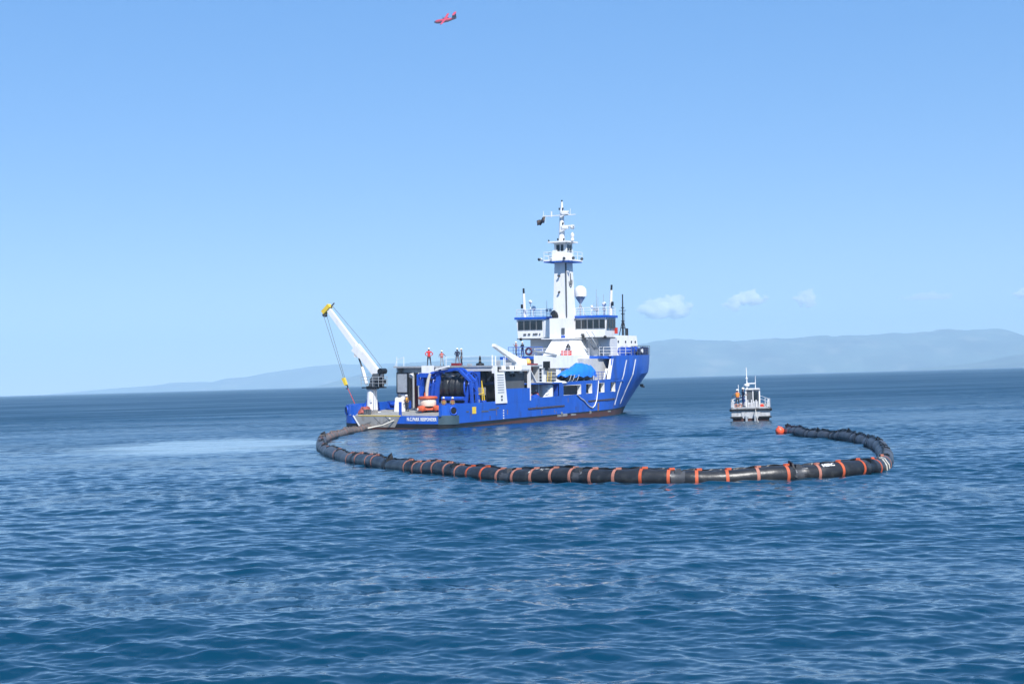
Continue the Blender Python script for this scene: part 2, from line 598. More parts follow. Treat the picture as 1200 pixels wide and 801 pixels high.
# ------------------------------------------------------------------ clouds beyond the haze
def cloud_material(name, dens, seed):
    m = bpy.data.materials.new(name)
    m.use_nodes = True
    n, l = m.node_tree.nodes, m.node_tree.links
    n.remove(n['Principled BSDF'])
    pv = n.new('ShaderNodeVolumePrincipled')
    pv.inputs['Color'].default_value = (0.99, 0.99, 0.99, 1)
    pv.inputs['Anisotropy'].default_value = 0.0
    tc = n.new('ShaderNodeTexCoord')
    t = n.new('ShaderNodeTexNoise')
    t.noise_dimensions = '4D'
    t.inputs['W'].default_value = seed
    t.inputs['Scale'].default_value = 0.0085
    t.inputs['Detail'].default_value = 5
    t.inputs['Roughness'].default_value = 0.6
    l.new(tc.outputs['Object'], t.inputs['Vector'])
    ln = n.new('ShaderNodeVectorMath')
    ln.operation = 'LENGTH'
    l.new(tc.outputs['Generated'], ln.inputs[0])
    sb = n.new('ShaderNodeVectorMath')
    sb.operation = 'SUBTRACT'
    sb.inputs[1].default_value = (0.5, 0.5, 0.35)
    l.new(tc.outputs['Generated'], sb.inputs[0])
    ml = n.new('ShaderNodeVectorMath')
    ml.operation = 'MULTIPLY'
    ml.inputs[1].default_value = (2.0, 2.0, 1.75)
    l.new(sb.outputs[0], ml.inputs[0])
    l.new(ml.outputs[0], ln.inputs[0])
    # density = clamp((noise*1.5 + 0.15 - length) * k)
    a = n.new('ShaderNodeMath')
    a.operation = 'MULTIPLY_ADD'
    a.inputs[1].default_value = 2.3
    a.inputs[2].default_value = -0.52
    l.new(t.outputs[0], a.inputs[0])
    s = n.new('ShaderNodeMath')
    s.operation = 'SUBTRACT'
    l.new(a.outputs[0], s.inputs[0])
    l.new(ln.outputs['Value'], s.inputs[1])
    mr = n.new('ShaderNodeMapRange')
    mr.inputs[1].default_value, mr.inputs[2].default_value = 0.0, 0.16
    mr.inputs[3].default_value, mr.inputs[4].default_value = 0, dens
    l.new(s.outputs[0], mr.inputs[0])
    l.new(mr.outputs[0], pv.inputs['Density'])
    l.new(pv.outputs[0], n['Material Output'].inputs['Volume'])
    return m


def cloud(px, py, w, h, dist, dens, seed, label):
    d = sky_ray(px, py)
    k = dist / d.y
    c = Vector((0, 0, CAM_H)) + d * k
    W, Hh = w * k / 1770, h * k / 1770
    mb = MB()
    mb.ball((0, 0, 0), 0.5 * W, 20, 12, (1.0, 0.6, Hh / W))
    o = mb.build('cloud', cloud_material('cloud_vapour', dens, seed), None, 60, c)
    tag(o, label, 'cloud', 'small clouds above the far hills')


CD = 21000
cloud(768, 359, 60, 30, CD, 0.055, 1.0, 'left lobe of the largest white cloud, right of the ship')
cloud(789, 356, 62, 36, CD + 150, 0.055, 2.0, 'right lobe of the largest white cloud, right of the ship')
cloud(858, 354.5, 32, 22, CD, 0.04, 3.0, 'small round cloud below and left of the wispy middle cloud')
cloud(878, 347, 58, 22, CD + 100, 0.04, 4.0, 'wispy middle cloud above the small boat')
cloud(945, 347, 40, 27, CD, 0.03, 5.0, 'little faint cloud tilting right of the small boat mast')
cloud(1090, 345.5, 84, 13, CD, 0.006, 6.0, 'faint thin grey cloud streak above the highest hill')
cloud(1202, 342, 36, 20, CD, 0.04, 7.0, 'cloud cut off by the right edge of the picture')

# ------------------------------------------------------------------ the response ship
# ship frame: x forward from the transom, y to port, z up from the water
SHIP_LOC, SHIP_ROT = (-12.24, 152.41, 0.0), (R(1.2), 0, R(61))
SHIP_M = Matrix.Translation(SHIP_LOC) @ Euler(SHIP_ROT).to_matrix().to_4x4()
ship = empty('response_ship', SHIP_LOC, SHIP_ROT, 'large blue and white oil response ship with a white mast tower and stern crane', 'ship')
HB = 6.5


def clip01(x):
    return max(0.0, min(1.0, x))


def stem(z):
    return float(np.interp(z, [-2, .15, 3.4, 5.6, 9], [53.5, 54.8, 58.4, 61.4, 62.0]))


def hb(s, z):
    """half breadth of the hull at station s and height z"""
    if s < 1.6:
        return 4.9 + math.sqrt(max(0, 1.6 ** 2 - (1.6 - s) ** 2))
    def pl_(s0, q):
        return HB if s <= s0 else HB * (1 - clip01((s - s0) / (stem(z) - s0)) ** q)
    k = clip01(z / zknk(s)) ** 1.15                       # flared below the knuckle, upright above it
    return pl_(36.5, 1.3) * (1 - k) + pl_(42, 2.25) * k


def zpaint(s): return 0.57 + 0.0094 * s
def zbul(s): return 2.44 + 0.0157 * s
def zband(s): return 4.34 + 0.014 * (s - 24)
def zdeck(s): return 1.36 + 0.4 * clip01((s - 1) / 8) + 0.01 * max(0, s - 9)
def zknk(s): return 4.9 + 0.028 * (s - 40)
def ztop(s): return 7.38 + 0.010 * (s - 38)


STERN = [1.6 * (1 - math.cos(a)) for a in np.linspace(0, math.pi / 2, 8)]
STAT = STERN + [2.4, 3.5, 5, 7, 10, 13, 16, 20, 24, 28, 31, 34]
BOWP = [0.08, .16, .24, .32, .4, .48, .56, .63, .7, .76, .82, .87, .91, .945, .97, .99, 1.0]


def loft(mb, zfs, s_from, s_to_bow, side, off=0.0, start=34.0, stat=STAT):
    """rows of hull points for the height functions zfs on one side"""
    rows = []
    for zf in zfs:
        row = []
        for s in stat:
            if s >= s_from - 1e-6 and s <= start:
                z = zf(s)
                row.append((s, side * (hb(s, z) + off), z))
        if s_to_bow:
            for p in BOWP:
                s = start
                for _ in range(6):
                    s = start + p * (stem(zf(s)) - start)
                z = zf(s)
                row.append((s, side * (hb(s, z) + (off if p < 1 else 0)), z))
        rows.append(row)
    mb.grid(rows)
    return rows


# lower hull, waterline paint, red bottom
mb = MB()
lv = [lambda s: -2.0, lambda s: -0.4, lambda s: zpaint(s) - 0.17 - 0.28 * clip01(1 - s / 22), zpaint, lambda s: 1.36 if s < 3 else min(1.9, 1.36 + (s - 3) * .03), zbul]
for side in (-1, 1):
    for i, mi in ((0, 1), (1, 1), (2, 2), (3, 0)):
        mb.m(mi)
        loft(mb, lv[i:i + 2], 0, True, side)
    mb.m(0)
    loft(mb, lv[4:6], 24 if side > 5 else 20, True, side)
    # bow above the side strip
    top = [zbul, zband, zknk]
    st2 = [40.0]
    for a, b in ((zbul, zknk), (zknk, ztop)):
        loft(mb, [a, lambda s, a=a, b=b: .5 * (a(s) + b(s)), b], 40, True, side, start=40.0, stat=st2)
for i, mi in ((0, 1), (1, 1), (2, 2), (3, 0)):
    mb.m(mi)
    za, zb = lv[i](0), lv[i + 1](0)
    mb.grid([[(0, -4.9, za), (0, 4.9, za)], [(0, -4.9, zb), (0, 4.9, zb)]])
hull = mb.build('hull', [BLUE, ANTIFOUL, BLACK], ship, smooth=24)

# bulwarks with a real thickness
for side in (-1, 1):
    mb = MB()
    st = STERN[2:] + [2.4, 3.5, 5, 7, 10, 13, 16, 20, 24]
    rows = []
    for zf, o_ in ((lv[4], 0.006), (zbul, 0.006), (zbul, -.16), (lambda s: lv[4](s) - .1, -.16)):
        rows.append([(s, side * (hb(s, 2) + o_), zf(s)) for s in st])
    mb.grid(rows)
    mb.grid([[rows[0][0], rows[1][0]], [rows[3][0], rows[2][0]]])
    mb.build('bulwark', BLUE, ship, smooth=24)
mb = MB()                                               # raised corner post of the port bulwark
mb.span((-.02, 4.78, 1.3), (.5, 5.1, 2.4))
mb.build('bulwark_end', BLUE, ship)
mb = MB()
mb.span((-.02, -5.66, 1.3), (.35, -5.45, 2.46))
mb.build('bulwark_end', BLUE, ship)
mb = MB()
rows = [[(s, -(hb(s, 1) + o_), z) for s in STERN[1:] + [2.0]] for z, o_ in ((.5, .0), (.52, .09), (1.38, .09), (1.42, .0))]
mb.grid(rows)
mb.build('corner_fender', mat('sea_grey_rubber', (0.045, 0.085, 0.11), 0.6), ship, smooth=30)

LGREY = mat('light_grey_paint', (0.50, 0.51, 0.51), 0.5, var=.06, dirt=(.35, .31, .27), dirt_amt=.4)
NAVY = mat('navy_canvas', (0.02, 0.045, 0.16), 0.8)
# decks
mb = MB()
ds = [.03, .5, 1.2, 2, 4, 6, 9, 14, 20, 26]
mb.grid([[(s, -(hb(s, 2) - .1), zdeck(s)) for s in ds], [(s, hb(s, 2) - .1, zdeck(s)) for s in ds]])
mb.build('main_deck', DECK, ship)
mb = MB()
mb.span((17.2, -6.45, 4.22), (31, 6.3, 4.36))
mb.span((31, -6.45, 4.24), (41.5, 6.35, 4.44))
mb.m(1).span((17.4, -6.3, 4.3), (31, 6.2, 4.366))
mb.span((31.01, -6.3, 4.3), (41.4, 6.2, 4.446))
mb.build('boat_deck', [BLUE, DECK], ship)
mb = MB()
mb.prism([(31.4, -4.0), (36.4, -4.0), (36.6, -5.55), (37.9, -5.55), (38.3, -6.45), (40.2, -6.45), (40.2, 6.4), (33.0, 6.2), (33.0, 3.1), (29.3, 3.1), (29.3, .0), (31.4, -.6)], 'z', 7.02, 7.36)
mb.m(1).prism([(31.6, -3.9), (36.5, -3.9), (36.7, -5.45), (37.9, -5.45), (38.4, -6.3), (40.1, -6.3), (40.1, 6.2), (33.1, 6.1), (33.1, 3.0), (29.4, 3.0), (29.4, .1), (31.5, -.5)], 'z', 7.3, 7.366)
mb.build('bridge_deck', [BLUE, LGREY], ship)
mb = MB()
fs = [38] + [38 + p * 23.5 for p in (.1, .2, .35, .5, .65, .8, .9, .97)]
mb.grid([[(s, -(hb(s, ztop(s)) - .08), ztop(s) - .06) for s in fs], [(s, hb(s, ztop(s)) - .08, ztop(s) - .06) for s in fs]])
mb.build('forecastle_deck', DECK, ship)

# ship's side amidships with its openings
OPEN = [(25.1, 29.6), (30.9, 32.5), (34.3, 35.85), (37.65, 39.15)]
for side in (-1, 1):
    mb = MB()
    sh = lambda s: .0145 * (s - 24)
    sb = [24.0]
    if side < 0:
        for a, b in OPEN:
            sb += [a, b]
    sb += [40.0]
    zb_ = [(0, 2.80), (1, 2.84 if side < 0 else 3), (2, 3.98), (3, 4.36)]
    for i in range(len(sb) - 1):
        for j in range(3):
            if side < 0 and i % 2 == 1 and j == 1:
                continue
            a, b = sb[i], sb[i + 1]
            za, zb2 = zb_[j][1], zb_[j + 1][1]
            mb.grid([[(x, side * hb(x, z + sh(x)), z + sh(x)) for x in np.linspace(a, b, 4)] for z in (za, zb2)])
    # side plating of the forecastle behind its slanting edge
    mb.hexa([(37.4, side * HB, 4.56), (40.0, side * HB, 4.58), (40.0, side * (HB - .14), 4.58), (37.4, side * (HB - .14), 4.56)],
            [(38.3, side * HB, 7.37), (40.0, side * HB, 7.40), (40.0, side * (HB - .14), 7.40), (38.3, side * (HB - .14), 7.37)])
    mb.build('side_plating', BLUE, ship)
for a, b in OPEN:                                       # white jambs of the side openings
    mb = MB()
    d = .38
    y0 = hb(b, 3.4) - .01
    z0, z1 = 2.85 + .0145 * (a - 24), 3.97 + .0145 * (a - 24)
    mb.span((b - .02, -y0, z0), (b + .06, -y0 + d + .1, z1))
    mb.span((a - .06, -y0, z0), (a + .02, -y0 + d, z1))
    mb.span((a, -y0, z1 - .02), (b, -y0 + d, z1 + .05))
    mb.span((a, -y0, z0 - .05), (b, -y0 + d, z0 + .02))
    mb.build('opening_frame', WHITE, ship)
mb = MB()
mb.hexa([(37.32, -6.53, 4.56), (37.5, -6.53, 4.56), (37.5, -6.1, 4.56), (37.32, -6.1, 4.56)], [(38.22, -6.53, 7.0), (38.4, -6.53, 7.0), (38.4, -6.1, 7.0), (38.22, -6.1, 7.0)])
mb.build('recess_edge', WHITE, ship)
mb = MB()                                               # white braces in the recess
mb.beam((36.7, -6.0, 4.4), (37.6, -6.0, 5.8), .25, .12)
mb.build('brace', WHITE, ship)

# deckhouses
mb = MB()
mb.span((24, -4.3, 1.6), (41, 6.2, 4.24))
mb.build('lower_deckhouse', GREY, ship)
mb = MB()
mb.span((17, -4.4, 1.6), (24, 5.0, 4.24))
mb.build('engine_casing', DGREY, ship)
mb = MB()
mb.span((33.2, -4.4, 4.4), (41.3, 5.6, 7.05))
mb.span((34.9, -5.3, 4.42), (41.2, -4.3, 7.03))
mb.build('boat_deck_house', LGREY, ship)
mb = MB()
mb.span((31.2, .0, 4.38), (33.2, 2.7, 7.0))
mb.build('deckhouse_wing', GREY, ship)  # white house wall; shade of the deck above put into its grey
mb = MB()                                               # white stair block, its upper half a solid bulwark
mb.span((28.6, -4.25, 5.95), (36.6, -.85, 7.44))
mb.span((28.7, -1.25, 4.36), (28.95, -.95, 5.96))
mb.span((28.7, -2.35, 4.36), (28.95, -1.85, 5.96))
mb.span((28.7, -4.1, 4.36), (29.2, -3.7, 5.96))
mb.span((30.2, -4.0, 4.36), (36.1, -.95, 5.96))
mb.build('stair_block', WHITE, ship)
mb = MB()
for z in (4.7, 5.1, 5.5):
    mb.beam((28.72, -.9, z), (28.72, -3.9, z), .05, .05)
mb.build('stair_block_rail', WHITE, ship)
mb = MB()
mb.span((28.55, -3.0, 6.0), (28.58, -2.1, 6.75))
mb.span((28.4, -2.8, 5.7), (28.56, -2.4, 6.2))
mb.build('hose_rack', BLACK, ship)
mb = MB()
for y in (-3.2, -2.75):
    mb.cyl((28.2, y, 2.6), (28.5, y, 5.6), .035, n=5)
for k in range(9):
    mb.cyl((28.22 + .033 * k, -3.2, 2.9 + .3 * k), (28.22 + .033 * k, -2.75, 2.9 + .3 * k), .025, n=5)
mb.build('ladder', YELLOW, ship)
mb = MB()
mb.lathe([(0, 0), (.95, 0), (.95, 1.75), (.85, 1.95), (0, 2.0)], (23.0, -5.2, 2.2), 20)
tank = mb.build('vent_trunk', WHITE, ship, smooth=40)
for k in range(5):
    mb = MB()
    mb.beam((22.0, -5.9, 2.55 + .33 * k), (22.45, -6.15, 2.55 + .33 * k), .04, .04)
    mb.build('rung', GREY, tank)
mb = MB()                                               # swept white edge where the boat deck meets the side wall
mb.beam((17.1, -6.42, 5.9), (18.5, -6.42, 4.5), .1, .3, (0, 1, 0))
mb.beam((18.5, -6.42, 4.48), (22.3, -6.42, 4.36), .1, .26, (0, 1, 0))
mb.build('deck_edge_sweep', WHITE, ship)
mb = MB()
mb.lathe([(0, 0), (.75, 0), (.8, .1), (.55, .26), (0, .3)], (25.4, -5.9, 4.2), 14, sx=1.3)
mb.build('mushroom_vent', WHITE, ship, smooth=50)
mb = MB()
mb.span((24.2, -6.3, 2.2), (25.0, -5.7, 4.15))
mb.build('side_locker', BLUE2, ship)

# funnel casing and its fittings
casing = None
mb = MB()
mb.hexa([(32.9, .35, 7.3), (39.6, .35, 7.3), (39.6, -3.6, 7.3), (32.9, -3.6, 7.3)], [(34.2, -.55, 9.55), (38.6, -.55, 9.55), (38.6, -2.75, 9.55), (34.2, -2.75, 9.55)])
mb.span((34.4, -2.15, 9.5), (36.6, .05, 11.95))
mb.span((33.8, -3.0, 9.42), (37.4, .9, 9.52))
casing = mb.build('funnel_casing', WHITE, ship)
mb = MB()
mb.tube([(35.0, -.45, 11.8), (35.0, -.45, 12.15), (34.85, -.4, 12.45), (34.6, -.3, 12.65)], [.42, .42, .40, .36], 14)
mb.build('exhaust_pipe', BLACK, casing, smooth=40)
mb = MB()
mb.span((34.30, -2.0, 10.0), (34.41, -1.6, 10.75))
mb.build('vent_grille', DGREY, casing)
mb = MB()
mb.span((34.30, -2.05, 9.56), (34.41, -1.55, 9.8))
mb.build('blue_sign', BLUE2, casing)
mb = MB()
mb.span((32.75, -3.55, 7.42), (33.1, -2.3, 8.05))
lk = mb.build('red_locker', RED, casing)
mb = MB()
for z in (7.62, 7.86):
    mb.span((32.735, -3.5, z), (32.76, -2.35, z + .035))
mb.build('stripe', WHITE, lk)
mb = MB()
mb.lathe([(0, 0), (.26, 0), (.3, .1), (.2, .28), (.1, .5), (0, .55)], (33.3, -3.0, 8.3), 10)
mb.span((33.0, -3.25, 8.12), (33.5, -2.8, 8.24))
mb.build('gas_vent', BLACK, casing, smooth=40)
# inclined stair on the starboard side
mb = MB()
for y in (-4.75, -4.05):
    mb.beam((36.2, y, 9.5), (39.4, y, 7.35), .06, .2)
for k in range(9):
    f = (k + .5) / 9
    mb.span((36.2 + 3.2 * f - .12, -4.72, 9.5 - 2.15 * f - .02), (36.2 + 3.2 * f + .12, -4.08, 9.5 - 2.15 * f + .02))
for y in (-4.75, -4.05):
    mb.tube([(36.1, y, 10.3), (39.3, y, 8.2), (39.35, y, 7.4)], .03, 5)
mb.build('stairway', GREY, ship)

# house under the bridge, and the wheelhouse
mb = MB()
mb.prism([(38.2, 4.75), (38.2, -4.6), (43.6, -4.6), (45.0, -3.0), (45.0, 3.0), (43.6, 4.75)], 'z', 7.3, 9.62)
mb.build('bridge_base', mat('wing_shade_grey', (0.55, 0.57, 0.60), 0.5, var=.05), ship)  # shade under the bridge wings put into the house's grey colour
plan = [(37.0, 6.05), (37.0, -6.3), (39.75, -6.25), (41.2, -4.9), (43.8, -3.6), (43.8, 3.6), (41.2, 4.8), (39.75, 6.0)]
inn = [(x + (.0 if i in (0, 1) else -.15), y * .965) for i, (x, y) in enumerate(plan)]
mb = MB()
mb.hexa([(x, y, 9.62) for x, y in inn], [(x, y, 11.95) for x, y in plan])
wh = mb.build('wheelhouse', WHITE, ship)
mb = MB()
mb.prism([(x + (-.2 if i < 2 else .2), y * 1.03) for i, (x, y) in enumerate(plan)], 'z', 11.98, 12.26)
mb.build('roof_band', BLUE, wh)
mb = MB()
mb.prism([(x + (-.08 if i < 2 else .08), y * .985) for i, (x, y) in enumerate(plan)], 'z', 9.50, 9.635)
mb.build('floor_slab', DGREY, wh)


def pane(c0, c1, z0, z1, out):
    """a window: dark glass in a slim proud frame, between two plan points"""
    m_ = MB()
    c0, c1, o_ = Vector((*c0, 0)), Vector((*c1, 0)), Vector((*out, 0))
    u_ = (c1 - c0).normalized()
    fr = .05
    def q(a, b, za, zb, d0, d1):
        pts = [a + o_ * d0, b + o_ * d0, b + o_ * d1, a + o_ * d1]
        m_.hexa([p + Vector((0, 0, za)) for p in pts], [p + Vector((0, 0, zb)) for p in pts])
    m_.m(1)
    q(c0, c1, z0, z1, .0, .02)
    m_.m(0)
    q(c0 - u_ * fr, c0, z0 - fr, z1 + fr, .0, .05)
    q(c1, c1 + u_ * fr, z0 - fr, z1 + fr, .0, .05)
    q(c0, c1, z0 - fr, z0, .0, .05)
    q(c0, c1, z1, z1 + fr, .0, .05)
    return m_.build('window', [DGREY, GLASS], wh)


def aft(t): return (36.985, t)
for k in range(4):
    a = 5.75 - .87 * k
    pane(aft(a), aft(a - .70), 10.72, 11.76, (-1, 0))
pane(aft(1.55), aft(1.2), 10.85, 11.62, (-1, 0))
for k in range(5):
    a = -2.25 - .80 * k
    pane(aft(a), aft(a - .62), 10.72, 11.72, (-1, 0))
for k in range(3):
    s0 = 37.25 + .82 * k
    pane((s0, -6.28 + .015 * k), (s0 + .62, -6.27 + .015 * k), 10.72, 11.72, (0, -1))
for k in range(3):
    a, b = Vector((39.9, -6.12)), Vector((41.15, -4.95))
    p, q_ = a.lerp(b, .06 + .32 * k), a.lerp(b, .06 + .32 * k + .24)
    pane(p, q_, 10.72, 11.7, (.68, -.73))
mb = MB()
mb.span((36.93, .85, 9.75), (37.0, 2.15, 11.85))
mb.build('door', WHITE, wh)
for t, z, w in ((4.85, 10.12, .35), (4.25, 10.14, .3), (3.6, 10.14, .2), (3.25, 10.16, .35), (2.75, 10.14, .12), (-3.1, 9.98, .4)):  # dark dashes, the port row added in place of unreadable lettering
    mb = MB()
    mb.span((36.9, t - w / 2, z - .1), (37.01, t + w / 2, z + .1))
    mb.build('dark_dash', DGREY, wh)
for t, z in ((5.35, 9.62), (-3.25, 9.85), (-6.2, 9.7)):
    mb = MB()
    mb.lathe([(0, 0), (.11, 0), (.21, .22), (.19, .27), (0, .25)], (37.0, t, z), 10, (-1, 0, -.5))
    mb.build('floodlight', BLACK, wh, smooth=40)
mb = MB()
mb.span((39.7, -6.35, 10.05), (40.1, -6.1, 10.8))
mb.build('red_panel', RED, wh)
rail([(37, 6, 12.26), (37, .3, 12.26)], .95, 3, 1.1, parent=ship)
rail([(37, -2.2, 12.26), (37, -6.3, 12.26), (39.7, -6.2, 12.26), (41.2, -4.8, 12.26), (43.7, -3.5, 12.26)], .95, 3, 1.0, parent=ship)
rail([(37, 6, 12.26), (39.7, 6, 12.26), (43.7, 3.5, 12.26)], .95, 3, 1.1, parent=ship)

# mast tower
mb = MB()
A0 = [(35.0, -.10), (37.1, -.10), (37.1, -2.15), (35.0, -2.15)]
A1 = [(35.2, -.30), (36.75, -.30), (36.75, -1.95), (35.2, -1.95)]
mb.hexa([(x, y, 11.9) for x, y in A0], [(x, y, 18.8) for x, y in A1])
tower = mb.build('mast_tower', WHITE, ship)
mb = MB()
mb.beam((34.98, -2.02, 9.8), (35.17, -1.84, 18.6), .16, .16, (0, 1, 0))
mb.build('corner_conduit', DGREY, tower)
mb = MB()
mb.prism([(34.3, .75), (34.3, -2.7), (37.6, -2.9), (37.9, .6)], 'z', 18.84, 19.02)
mb.m(1).prism([(34.33, .72), (34.33, -2.67), (37.5, -2.85), (37.8, .57)], 'z', 18.70, 18.85)
mb.build('platform', [WHITE, BLUE], tower)
mb = MB()
mb.span((35.15, -1.95, 19.0), (36.8, -.3, 21.1))
mb.span((34.95, -.75, 19.0), (35.2, -.15, 20.2))
mb.build('lookout_cabin', WHITE, tower)
mb = MB()
mb.prism([(34.55, .25), (34.55, -2.4), (37.2, -2.5), (37.4, .2)], 'z', 21.08, 21.26)
mb.build('cabin_roof', WHITE, tower)
for a, b in ((-.62, -1.05), (-1.2, -1.55)):
    mb = MB()
    mb.span((35.11, b, 20.05), (35.17, a, 20.85))
    mb.build('cabin_window', GLASS, tower)
for a, b in ((35.4, 35.85), (36.0, 36.5)):
    mb = MB()
    mb.span((a, -1.99, 19.95), (b, -1.93, 20.85))
    mb.build('cabin_window', GLASS, tower)
mb = MB()
for p, q in (((34.35, .7), (34.35, -2.65)), ((34.35, -2.65), (37.6, -2.85)), ((34.35, .7), (37.8, .55))):
    for z in (19.5, 19.95):
        mb.tube([(*p, z), (*q, z)], .03, 5)
    for f in (0, .33, .66, 1):
        x, y = p[0] + (q[0] - p[0]) * f, p[1] + (q[1] - p[1]) * f
        mb.cyl((x, y, 19), (x, y, 19.97), .03, n=5)
mb.build('platform_rail', WHITE, tower)
mb = MB()
mb.cyl((35.8, -1.0, 21.2), (35.8, -1.05, 25.2), .42, .24, 12)
mb.cyl((35.8, -1.05, 25.1), (35.8, -1.08, 26.1), .17, .12, 10)
mb.build('pole_mast', WHITE, tower, smooth=40)
mb = MB()
mb.beam((35.6, 1.5, 24.45), (35.6, -3.0, 24.45), .1, .1)
mb.span((35.5, .2, 24.3), (35.7, .3, 25.0))
mb.cyl((35.6, 1.35, 24.4), (35.6, 1.35, 25.1), .03, n=5)
mb.cyl((35.6, -2.3, 24.4), (35.6, -2.35, 25.2), .03, n=5)
mb.build('crossarm', WHITE, tower)
for z, y0, y1 in ((23.0, -1.9, -2.9), (24.75, -1.3, -2.2)):
    mb = MB()
    mb.beam((35.4, -1.1, z - .55), (35.4, -1.9, z - .12), .3, .2)
    mb.span((35.2, -2.1, z - .25), (35.6, -1.3, z))
    mb.beam((35.4, -1.2, z + .1), (35.4, y1, z + .1), .12, .18)
    mb.build('radar', WHITE, tower)
mb = MB()
mb.lathe([(0, 0), (.2, 0), (.22, .2), (.16, .3), (.24, .5), (.24, .75), (0, .95)], (35.6, -2.55, 21.3), 10)
mb.cyl((35.6, -2.55, 21.2), (35.6, -2.55, 22.3), .14, n=8)
mb.ball((35.6, -2.55, 22.95), .3)
mb.build('satellite_dome', WHITE, tower, smooth=40)
for p in ((35.6, -.82, 25.1), (35.6, -1.3, 25.1), (35.8, -1.08, 26.05), (35.5, -.62, 21.4), (35.5, -1.45, 21.4), (35.5, -1.35, 23.3), (34.7, .2, 21.2)):
    mb = MB()
    mb.cyl(p, (p[0], p[1], p[2] + .26), .09, n=8)
    mb.build('navigation_lamp', BLACK, tower)
for x, y in ((34.2, 1.15), (34.2, .9), (34.2, -.4), (34.2, -2.1), (34.5, -3.15), (36.5, -3.3)):
    mb = MB()
    mb.lathe([(0, 0), (.09, 0), (.2, .2), (.18, .26), (0, .24)], (x, y, 19.15), 10, (-.8, .2 * y, -.3))
    mb.build('floodlight', DGREY if abs(y) > 1 else WHITE, tower, smooth=40)
mb = MB()
mb.beam((35.0, 1.4, 19.0), (35.0, -3.3, 18.95), .12, .1)
mb.build('light_bar', WHITE, tower)
for z in (15.15, 17.1):
    mb = MB()
    mb.cyl((35.2, -1.05, z), (34.92, -1.05, z - .03), .07, n=8)
    mb.lathe([(0, 0), (.07, 0), (.15, .2), (.13, .25), (0, .22)], (34.93, -1.05, z + .08), 10, (-.3, .2, -1))
    mb.build('floodlight', BLACK, tower, smooth=40)
mb = MB()                                               # ship company's mark on the starboard face
cz, cs, cy = 16.35, 35.95, -2.075
mb.tube([(cs - .38 * math.cos(a), cy, cz + .62 * math.sin(a)) for a in np.linspace(2.7, 6.4, 14)], .05, 5)
mb.prism([(cs - .12, cz - .35), (cs + .16, cz - .35), (cs + .12, cz + .2), (cs + .03, cz + 1.0), (cs - .04, cz + .2)], 'y', cy - .03, cy + .06)
mb.build('emblem', DGREY, tower)

# radome, antennas, poles on the bridge roof
mb = MB()
mb.lathe([(0, -.62), (.78, -.50), (.80, -.1), (.78, .15), (.70, .45), (.5, .70), (.25, .82), (0, .85)], (38.5, -2.1, 15.15), 22)
rd = mb.build('radome', WHITE, ship, smooth=40)
mb = MB()
mb.cyl((38.5, -2.1, 13.75), (38.5, -2.1, 14.55), .08, .62, 14)
mb.cyl((38.5, -2.1, 12.2), (38.5, -2.1, 14.0), .11, n=8)
for a in range(3):
    x, y = math.cos(a * 2.1 + .4), math.sin(a * 2.1 + .4)
    mb.cyl((38.5 + .75 * x, -2.1 + .75 * y, 12.2), (38.5, -2.1, 13.8), .05, n=6)
mb.build('pedestal', GREY, rd)
for s, t, z1 in ((38.0, 5.4, 15.25), (38.5, -6.15, 15.3)):
    mb = MB()
    mb.cyl((s, t, 12.2), (s, t + (.12 if t > 0 else -.15), z1), .2, .16, 10)
    pm_ = mb.build('signal_pole', WHITE, ship)
    mb = MB()
    mb.cyl((s, t + (.12 if t > 0 else -.15), z1), (s, t + (.14 if t > 0 else -.2), z1 + .65), .13, n=8)
    mb.build('lamp', BLACK, pm_)
    mb = MB()
    mb.span((s - .3, t + (.2 if t > 0 else -.45), 13.4), (s, t + (.4 if t > 0 else -.25), 13.9))
    mb.build('lamp', BLACK, pm_)
for s, t, z, r_ in ((38.3, 4.75, 14.2, .24), (38.1, 4.2, 13.4, .3), (40, -4.6, 13.7, .28), (39.4, -3.2, 13.4, .2)):
    mb = MB()
    mb.cyl((s, t, 12.2), (s, t, z), .05, n=6)
    mb.ball((s, t, z), r_, 12, 8)
    mb.build('antenna_dome', WHITE, ship, smooth=60)
for s, t, z in ((38.2, 2.4, 14.3), (38.4, 2.0, 13.4), (39.5, -4.0, 14.6), (39, -5.0, 14.9), (41, -4.2, 14.0), (39.2, -3.6, 13.9), (40.5, -3.3, 15.6), (41.5, -2.8, 14.2)):
    mb = MB()
    mb.cyl((s, t, 12.2), (s, t, z), .045, .02, 6)
    mb.span((s - .1, t - .12, 12.9), (s + .1, t + .12, 13.2))
    mb.build('whip_antenna', GREY, ship)

# forward deckhouse and foremast
mb = MB()
mb.hexa([(44.7, 3.5, 7.3), (44.7, -3.5, 7.3), (52.6, -3.5, 7.3), (54.0, -2, 7.3), (54, 2, 7.3), (52.6, 3.5, 7.3)],
        [(44.9, 3.4, 10.0), (44.9, -3.4, 10.0), (52.2, -3.4, 10.0), (53.4, -2, 10.0), (53.4, 2, 10.0), (52.2, 3.4, 10.0)])
fd = mb.build('forward_house', WHITE, ship)
for s in (46.4, 48.6, 50.4, 51.6):
    mb = MB()
    mb.cyl((s, -3.40, 9.2), (s, -3.52, 9.2), .14, n=10)
    mb.build('porthole', GLASS, fd)
mb = MB()
mb.cyl((51.0, -2.0, 10), (51.0, -2.0, 14.9), .15, .08, 8)
for x, y in ((.5, .3), (-.5, .3), (0, -.6)):
    mb.cyl((51 + x, -2 + y, 10), (51, -2, 12.2), .06, n=5)
for z in (11.0, 11.9, 12.8, 13.6):
    mb.span((50.82, -2.18, z), (51.18, -1.82, z + .09))
mb.beam((51, -1.5, 13.3), (51, -2.5, 13.3), .06, .06)
mb.cyl((51, -2, 14.9), (51, -2, 15.4), .08, n=6)
mb.build('foremast', BLACK, ship)
mb = MB()
